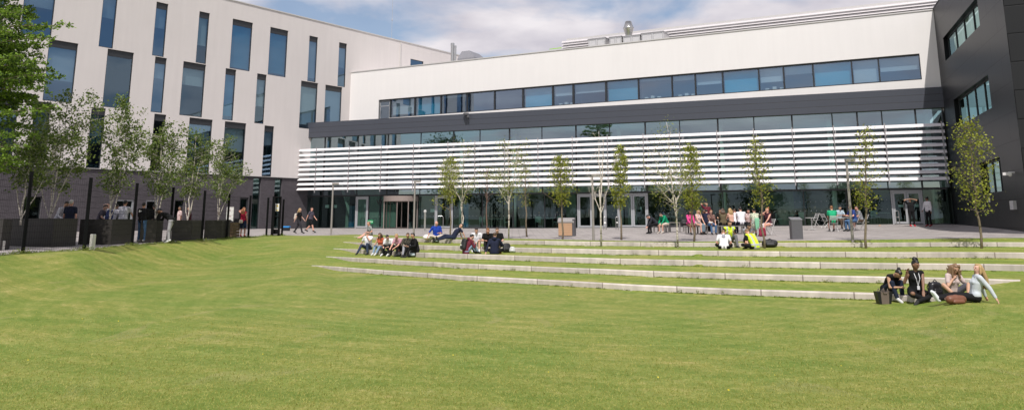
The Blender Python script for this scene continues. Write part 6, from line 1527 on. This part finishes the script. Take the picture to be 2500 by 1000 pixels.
# ---------------------------------------------------------------- bags and small things
M_BAG = mat('black_nylon', (.014, .014, .016), .6, var=.2)
def rbag(name, loc, rz, size, m, label, cat='bag', group=None, lean=0, strap=True, pocket=None, handle=False, mark=None):
    """soft bag: rounded tapered body, front pocket, straps"""
    T = local_thing(name, loc, label, cat, group, rz); w, d, h = size; T.rotation_euler = (R(lean), 0, rz)
    mb = MB()
    for s in (-1, 1):
        cap(mb, (s * w * .3, 0, d * .45), (s * w * .25, 0, h - d * .5), d * .48, d * .40)
    cap(mb, (-w * .25, 0, d * .45), (w * .25, 0, d * .45), d * .5); cap(mb, (-w * .2, 0, h - d * .45), (w * .2, 0, h - d * .45), d * .42); cap(mb, (0, 0, d * .5), (0, 0, h - d * .45), d * .52, d * .45)
    fuse(mb.build('bag_body', m, T, smooth=True), .016, 3)
    mb = MB(); cap(mb, (-w * .22, d * .42, h * .3), (w * .22, d * .42, h * .3), d * .22); cap(mb, (-w * .2, d * .36, h * .48), (w * .2, d * .36, h * .48), d * .18); fuse(mb.build('front_pocket', pocket or m, T, smooth=True), .016, 3)
    if strap:
        for s in (-1, 1): mb = MB(); mb.tube([(s * w * .25, -d * .35, h * .95), (s * w * .32, -d * .75, h * .6), (s * w * .28, -d * .4, h * .12)], .014, 5); mb.build('strap', m, T)
    if handle: mb = MB(); mb.tube([(-w * .15, 0, h * .97), (0, 0, h * 1.12), (w * .15, 0, h * .97)], .012, 5); mb.build('handle', m, T)
    if mark: mb = MB(); mb.cbox((0, d * .66, h * .3), w * .34, .01, h * .12); mb.build('badge', MATS['white_sign'], T)
    return T
def worn(label, name, size, m, bl, pocket=None, mark=None):
    j = J[label]; T = j['T']; rz = T.rotation_euler.z; s = T.scale.x
    back = j['chest'].lerp(j['pel'], .45) - j['fw'] * (.13 + size[1] * .62); M = Matrix.Rotation(rz, 3, 'Z'); p = Vector(T.location) + M @ (back * s) - Vector((0, 0, size[2] * .42))
    return rbag(name, p, rz + math.pi, size, m, bl, 'backpack', lean=-math.degrees(math.asin(max(-.8, min(.8, -j['fw'].z)))) * -.5, strap=True, pocket=pocket, mark=mark)
worn('man in a maroon hoodie with a black beanie and black backpack, seen from behind', 'backpack', (.32, .20, .50), M_BAG, 'black backpack with a small white badge, worn over the maroon hoodie', mark=True)
worn('walking woman with a pale headscarf, black top and dark leggings', 'backpack', (.30, .20, .44), mat('cream_canvas', (.50, .45, .38), .8), 'cream backpack on the walking woman')
worn('student with a blue rucksack left of the broad white shirt', 'backpack', (.32, .20, .46), mat('blue_nylon', (.01, .03, .16), .6), 'blue rucksack worn by the student behind the second planter')
gg = ground
rbag('shoulder_bag', Vector(J['woman in a red sleeveless top and blue denim skirt, hand raised to her hair']['T'].location) + Vector((-.36, -.05, .75)), 0, (.32, .16, .34), M_BAG, 'black shoulder bag at the hip of the woman in red', strap=True)
rbag('handbag', Vector(J['woman in a red sleeveless top and blue denim skirt, hand raised to her hair']['T'].location) + Vector((-.05, -.24, .78)), R(180), (.22, .12, .22), mat('cream_leather', (.6, .5, .4), .6), 'small cream bag on the back of the woman in red')
rbag('backpack', gg(939, 624), R(70), (.42, .22, .26), M_BAG, 'black bag lying on the grass in front of the girl in pale jeans', lean=0, group='bags on the grass'); rbag('backpack', gg(972, 626), R(120), (.40, .22, .24), M_BAG, 'black bag lying on the grass in front of the dusky pink t-shirt', group='bags on the grass')
rbag('backpack', gg(1009, 627), R(160), (.42, .24, .34), M_BAG, 'black and pale grey backpack at the feet of the rightmost of the six', pocket=mat('pale_blue_nylon', (.40, .46, .50), .6), handle=True, group='bags on the grass')
rbag('carrier_bag', kt(0, 1045) + Vector((0, -.3, -.02)), R(170), (.40, .24, .26), mat('white_plastic_bag', (.75, .70, .70), .5), 'white carrier bag beside the blue shirted man', strap=False, group='bags on the grass')
rbag('backpack', gg(1068, 591), R(170), (.42, .26, .30), M_BAG, 'black backpack with a pale pocket below the blue shirted man', pocket=mat('pale_blue_nylon', (.4, .46, .5)), group='bags on the grass')
rbag('backpack', kt(1, 1238) + Vector((0, -.3, -.2)), R(200), (.34, .24, .42), M_BAG, 'black backpack propped against the second kerb right of the black t-shirts', lean=12, group='bags on the grass'); rbag('plastic_bag', kt(1, 1248) + Vector((.05, -.28, -.2)), R(170), (.24, .16, .26), mat('clear_plastic_bag', (.55, .55, .55), .4), 'crumpled translucent plastic bag against the second kerb', strap=False)
rbag('duffel_bag', gg(1880, 602), R(175), (.62, .34, .32), M_BAG, 'black holdall on the grass beside the tree trunk and the hi-vis men', handle=True, group='bags on the grass')
rbag('handbag', gg(1716, 572), R(180), (.30, .16, .20), mat('tan_leather', (.30, .14, .06), .6), 'tan handbag on the paving under the bench', strap=False); rbag('backpack', kt(0, 1674) * 0 + ground(1673, 570) + Vector((0, .2, .47)), R(180), (.36, .26, .36), M_BAG, 'black bag on the bench left of the pink cardigan woman')
rbag('shoulder_bag', gg(1862, 577), R(190), (.34, .2, .46), mat('crimson_canvas', (.25, .01, .04), .7), 'crimson bag with a white strap on the paving between the two floral dresses')
rbag('backpack', kt(4, 2262) + Vector((.02, -.05, 0)), R(190), (.34, .20, .36), mat('black_leather', (.012, .012, .014), .35), 'glossy black leather rucksack standing on the lowest kerb', handle=True)
rbag('shoulder_bag', gg(2335, 741), R(190), (.50, .20, .17), mat('brown_leather', (.17, .065, .035), .5), 'brown leather shoulder bag lying on the grass in front of the blonde woman', strap=True)
# tote bag
g = gg(2158, 741); T = local_thing('tote_bag', g, 'black and taupe tote bag standing on the grass in front of the bent woman', 'bag', rz=R(4), sc=.86)
mb = MB(); q0 = [(-.17, -.09, 0), (.17, -.09, 0), (.17, .09, 0), (-.17, .09, 0)]; q1 = [(-.23, -.10, .34), (.23, -.10, .34), (.23, .10, .34), (-.23, .10, .34)]
[mb.face((q0[i], q0[(i+1) % 4], q1[(i+1) % 4], q1[i])) for i in range(4)]; mb.face(q0[::-1]); mb.face([(x * .97, y * .9, .335) for x, y, z in q1]); mb.build('bag_body', MATS['black_leather'], T)
mb = MB(); mb.face([(-.105, -.094, .002), (.105, -.094, .002), (.125, -.105, .338), (-.125, -.105, .338)]); mb.build('front_panel', mat('taupe_leather', (.15, .115, .095), .6), T)
for y in (-.108, .1): mb = MB(); mb.tube([(-.11, y, .30), (-.105, y, .36), (-.08, y - .01, .42), (-.04, y - .02, .30), (.04, y - .02, .30), (.08, y - .01, .42), (.105, y, .36), (.11, y, .30)], .012, 6); mb.build('handle', MATS['taupe_leather'], T)
# bottle, food carton, litter
g = kt(0, 1039) + Vector((0, -.1, 0)); T = thing('drink_bottle', g, 'small bottle with a red label and dark cap standing on the top kerb', 'bottle'); mb = MB(); mb.lathe(g, [(.035, 0), (.037, .12), (.03, .16), (.015, .19)], 14); mb.build('bottle_body', mat('red_label', (.5, .06, .04), .4), T); mb = MB(); mb.lathe(g + Vector((0, 0, .19)), [(.018, 0), (.018, .035)], 12); mb.build('cap', M_BLACK, T)
g = Vector(J['woman in a brown patterned blouse and blue jeans sitting with a white carton']['T'].location) + Vector((-.15, -.52, .64)); mb = MB(); mb.bevbox(g, .22, .16, .06, 0, .02); tag(mb.build('food_carton', MATS['white_sign']), 'white food carton on the lap of the woman in brown patterned blouse', 'carton')
g = gg(2148, 551); mb = MB(); mb.bevbox(g, .14, .10, .05, R(20), .02); tag(mb.build('crushed_cup', mat('orange_card', (.55, .30, .15), .7)), 'crumpled orange litter on the paving left of the double door', 'litter')
# mint cardigan over the chair of the floral woman
j = J['woman with a dark bun in a pale floral dress, mint cardigan over her chair']; g = Vector(j['T'].location) + Vector((0, -.30, .30)); T = thing('mint_cardigan', g, 'mint green cardigan hung over the chair back of the woman in the floral dress', 'cardigan'); mb = MB()
[cap(mb, g + Vector((s * .07, 0, .58)), g + Vector((s * .06 + .03 * (s == 0), -.02, .12 + .08 * s)), .055, .035) for s in (-1, 0, 1)]; fuse(mb.build('cardigan_body', clothm('mint', (.22, .50, .32)), T, smooth=True), .02, 3)
# chairs under the two women in floral dresses
folding_chair(1846, 576, 178, 'pale folding chair under the mint cardigan'); folding_chair(1881, 574.5, -62, 'white folding chair of the woman with the long floral skirt')
# print on the white t-shirt back and mark on the black jacket back
def back_mark(label, name, w, h, m, up=.02, side=0, txt=None):
    j = J[label]; T = j['T']; c = j['chest'] + j['td'] * up - j['fw'] * .137; X = Vector((-1, 0, 0)); Z = j['td']
    mb = MB(); o = c + X * (side - w / 2) - Z * h / 2 - j['fw'] * .0; mb.box(o, X * w, Z * h, -j['fw'] * .012); mb.build(name, m, T)
back_mark('man in a white t-shirt with a grey square print, back to the camera', 'back_print', .15, .13, mat('grey_print', (.28, .28, .32), .8, var=.5, scale=40), .05)
lb = 'man in blue jeans and black jacket with white mark on its back, behind the fence'
back_mark(lb, 'jacket_emblem', .09, .05, MATS['white_sign'], .07, .05); back_mark(lb, 'jacket_emblem', .05, .09, MATS['white_sign'], .065, .10)
# ---------------------------------------------------------------- weeds along the kerb feet and clover dots
LM_WEED = leaf_mat('kerb_weed_leaves', (.10, .16, .02), (.28, .32, .07))
rs = np.random.RandomState(9)
for i in range(5):
    P = []
    a, b = max(-.2, KEND[i][0] + .05), min(.62, KEND[i][1])
    for k in range(420):
        u = rs.uniform(a, b); n_ = rs.randint(2, 9); big = rs.uniform() < .018
        for q in range(n_ * (4 if big else 1)):
            uu = u + rs.normal() * .0012 * (2.2 if big else 1); y = kY(i, uu) - .02 - abs(rs.normal()) * .03; z = ZB[i] + lift(uu) + EYE + rs.uniform(0, .035 if not big else .10); P.append((uu * y, y, z))
    WORLD['tmp'] = (0, 0, 0)
    T = thing('kerb_weeds', (0, 0, 0), None, None); T['kind'] = 'stuff'; T['label'] = 'tufts of grass and weeds along the foot of the ' + ('uppermost', 'second', 'middle', 'fourth', 'lowest')[i] + ' concrete kerb'
    leaf_mesh('weed_leaves', P, .05, LM_WEED, T, rs, aspect=.35)
P = []
for g, h in fb:
    for q in range(160): P.append((g.x + rs.normal() * .16, g.y + rs.normal() * .10 - .03, g.z + abs(rs.normal()) * .06))
for k in range(2200):
    t = rs.uniform(0, len(fb) - 1.001); i = int(t); p = fb[i][0].lerp(fb[i+1][0], t - i); P.append((p.x + rs.normal() * .05, p.y + rs.normal() * .05 - .04, p.z + rs.uniform(0, .05)))
T = thing('fence_foot_grass', (0, 0, 0), None, None); T['kind'] = 'stuff'; T['label'] = 'longer uncut grass along the foot of the fence'
leaf_mesh('grass_blades', P, .09, LM_WEED, T, rs, aspect=.22)
# ---------------------------------------------------------------- fuse the pending skins
for o, vox, sm in PENDING:
    m = o.modifiers.new('fuse', 'REMESH'); m.mode = 'VOXEL'; m.voxel_size = vox; m.use_smooth_shade = True
    s = o.modifiers.new('soften', 'SMOOTH'); s.factor = .5; s.iterations = sm
bpy.context.view_layer.update(); dg = bpy.context.evaluated_depsgraph_get()
done = []
for o, vox, sm in PENDING: done.append((o, bpy.data.meshes.new_from_object(o.evaluated_get(dg))))
for o, me in done:
    mm_ = list(o.data.materials); o.modifiers.clear(); o.data = me
    if not me.materials:
        for m in mm_: me.materials.append(m)

# ---------------------------------------------------------------- short grass blades over the near lawn
def grass_blades():
    rs = np.random.RandomState(31); n = 260000
    ug = np.linspace(-.74, .74, 75); Yg = np.linspace(5, 34, 117); Z = np.array([[H(u * y, y) for y in Yg] for u in ug])
    Y = 5.5 * (30 / 5.5) ** (rs.uniform(0, 1, n) ** 1.15); u = rs.uniform(-.72, .72, n)
    fi = (u - ug[0]) / (ug[1] - ug[0]); fj = (Y - Yg[0]) / (Yg[1] - Yg[0]); i = fi.astype(int); j = fj.astype(int); a = fi - i; b = fj - j
    z = Z[i, j] * (1 - a) * (1 - b) + Z[i + 1, j] * a * (1 - b) + Z[i, j + 1] * (1 - a) * b + Z[i + 1, j + 1] * a * b
    lim = np.interp(u, np.linspace(-.74, .74, 75), [min(kY(4, q) - .25, edgeY(q) - .85 * 10.5 if q < -.27 else 99) for q in np.linspace(-.74, .74, 75)]); ok = (Y < lim) & (rs.uniform(size=n) > np.clip((Y - 9) / 10, 0, 1) ** .8)
    P = np.stack([u * Y, Y, z + .008], 1)[ok]; n = len(P)
    T = thing('grass', (0, 0, 0), None, None); T['kind'] = 'stuff'; T['label'] = 'short mown grass blades on the near lawn'
    s = .020 * (.6 + P[:, 1] / 16); h = rs.uniform(.4, 1.25, n) * s; ang = rs.uniform(0, 6.283, n); lx = rs.normal(size=n) * .55 * h; ly = rs.normal(size=n) * .55 * h; w = s * .16
    dx, dy = np.cos(ang) * w, np.sin(ang) * w
    v = np.stack([P - np.stack([dx, dy, 0 * dx], 1), P + np.stack([dx, dy, 0 * dx], 1), P + np.stack([lx, ly, h], 1)], 1).reshape(-1, 3)
    me = bpy.data.meshes.new('blades'); me.vertices.add(3 * n); me.vertices.foreach_set('co', v.ravel()); me.loops.add(3 * n); me.loops.foreach_set('vertex_index', np.arange(3 * n, dtype=np.int32)); me.polygons.add(n); me.polygons.foreach_set('loop_start', np.arange(0, 3 * n, 3, dtype=np.int32)); me.update(); me.validate()
    me.materials.append(leaf_mat('grass_blades', (.19, .225, .03), (.50, .46, .14), .35)); o = bpy.data.objects.new('blades', me); COL.objects.link(o); o.parent = T
grass_blades()

def meadow_dots():
    rs = np.random.RandomState(77); P = []
    for k in range(55):
        u = rs.uniform(-.66, .64); y = rs.uniform(9, min(kY(4, u) - 1, 27)); P.append((u * y, y, H(u * y, y) + .03))
    T = thing('lawn_flowers', (0, 0, 0), None, None); T['kind'] = 'stuff'; T['label'] = 'tiny yellow flowers scattered in the lawn'
    leaf_mesh('petals', P, .028, mat('yellow_petals', (.75, .60, .05), .7), T, rs, flat=.7)
meadow_dots()
# ================================================================ camera, light, sky
cam_d = bpy.data.cameras.new('camera'); cam = bpy.data.objects.new('camera', cam_d); COL.objects.link(cam)
cam.location = (0, 0, EYE); cam.rotation_euler = (R(90) + PITCH, 0, 0)
cam_d.sensor_width = 36; cam_d.sensor_fit = 'HORIZONTAL'; cam_d.lens = 36 * F / 2500; cam_d.shift_x = 0; cam_d.shift_y = -(500 - Y0) / 2500
cam_d.clip_start = .05; cam_d.clip_end = 5000
SC.camera = cam
SUN_EL, SUN_TR = 55.0, 5.0                            # light travels towards azimuth SUN_TR (degrees right of straight ahead)
sd = bpy.data.lights.new('sun', 'SUN'); sd.energy = 4.2; sd.angle = R(.55); sd.color = (1, .955, .90)
so = bpy.data.objects.new('sun', sd); COL.objects.link(so)
tr = Vector((math.sin(R(SUN_TR)) * math.cos(R(SUN_EL)), math.cos(R(SUN_TR)) * math.cos(R(SUN_EL)), -math.sin(R(SUN_EL))))
so.rotation_euler = tr.to_track_quat('-Z', 'Y').to_euler(); so.location = (0, -20, 40)
w = bpy.data.worlds.new('World'); SC.world = w; w.use_nodes = True
nt = w.node_tree; nt.nodes.clear(); out = nt.nodes.new('ShaderNodeOutputWorld')
bg = nd(nt, 'ShaderNodeBackground'); bg.inputs[1].default_value = .12
sky = nd(nt, 'ShaderNodeTexSky', sky_type='NISHITA'); sky.sun_disc = False; sky.sun_elevation = R(SUN_EL); sky.sun_rotation = R(180 + SUN_TR)
sky.air_density = 1.0; sky.dust_density = 1.2; sky.ozone_density = 1.5
tc = nd(nt, 'ShaderNodeTexCoord'); sep = nd(nt, 'ShaderNodeSeparateXYZ'); nt.links.new(tc.outputs['Generated'], sep.inputs[0])
def mth(op, a, b=None):
    n = nd(nt, 'ShaderNodeMath', operation=op)
    for i, x in enumerate((a, b)):
        if x is None: continue
        if hasattr(x, 'links'): nt.links.new(x, n.inputs[i])
        else: n.inputs[i].default_value = x
    return n.outputs[0]
zz = mth('ADD', mth('MAXIMUM', sep.outputs[2], 0.0), .22)
cmb = nd(nt, 'ShaderNodeCombineXYZ'); nt.links.new(mth('DIVIDE', sep.outputs[0], zz), cmb.inputs[0]); nt.links.new(mth('DIVIDE', sep.outputs[1], zz), cmb.inputs[1])
mp = nd(nt, 'ShaderNodeMapping'); mp.inputs['Location'].default_value = (2.3, 1.1, 0); nt.links.new(cmb.outputs[0], mp.inputs[0])
n1 = nd(nt, 'ShaderNodeTexNoise'); n1.inputs['Scale'].default_value = 1.7; n1.inputs['Detail'].default_value = 9; n1.inputs['Roughness'].default_value = .52; n1.inputs['Distortion'].default_value = .25
nt.links.new(mp.outputs[0], n1.inputs['Vector'])
cr = nd(nt, 'ShaderNodeValToRGB'); cr.color_ramp.elements[0].position = .405; cr.color_ramp.elements[1].position = .54; cr.color_ramp.elements[0].color = (.14, .14, .14, 1)
nt.links.new(n1.outputs[0], cr.inputs[0])
n2 = nd(nt, 'ShaderNodeTexNoise'); n2.inputs['Scale'].default_value = 2.6; n2.inputs['Detail'].default_value = 6; nt.links.new(mp.outputs[0], n2.inputs['Vector'])
cc = nd(nt, 'ShaderNodeValToRGB'); cc.color_ramp.elements[0].position = .36; cc.color_ramp.elements[1].position = .62
cc.color_ramp.elements[0].color = (4.7, 4.5, 5.1, 1); cc.color_ramp.elements[1].color = (7.4, 7.05, 7.3, 1)
nt.links.new(n2.outputs[0], cc.inputs[0])
mx = nd(nt, 'ShaderNodeMix', data_type='RGBA'); nt.links.new(cr.outputs[0], mx.inputs['Factor']); nt.links.new(sky.outputs[0], mx.inputs['A']); nt.links.new(cc.outputs[0], mx.inputs['B'])
nt.links.new(mx.outputs['Result'], bg.inputs[0]); nt.links.new(bg.outputs[0], out.inputs[0])
SC.view_settings.view_transform = 'Standard'; SC.view_settings.look = 'None'; SC.view_settings.gamma = 1; SC.view_settings.exposure = .0
SC.cycles.max_bounces = 8; SC.cycles.transparent_max_bounces = 24; SC.cycles.use_denoising = True
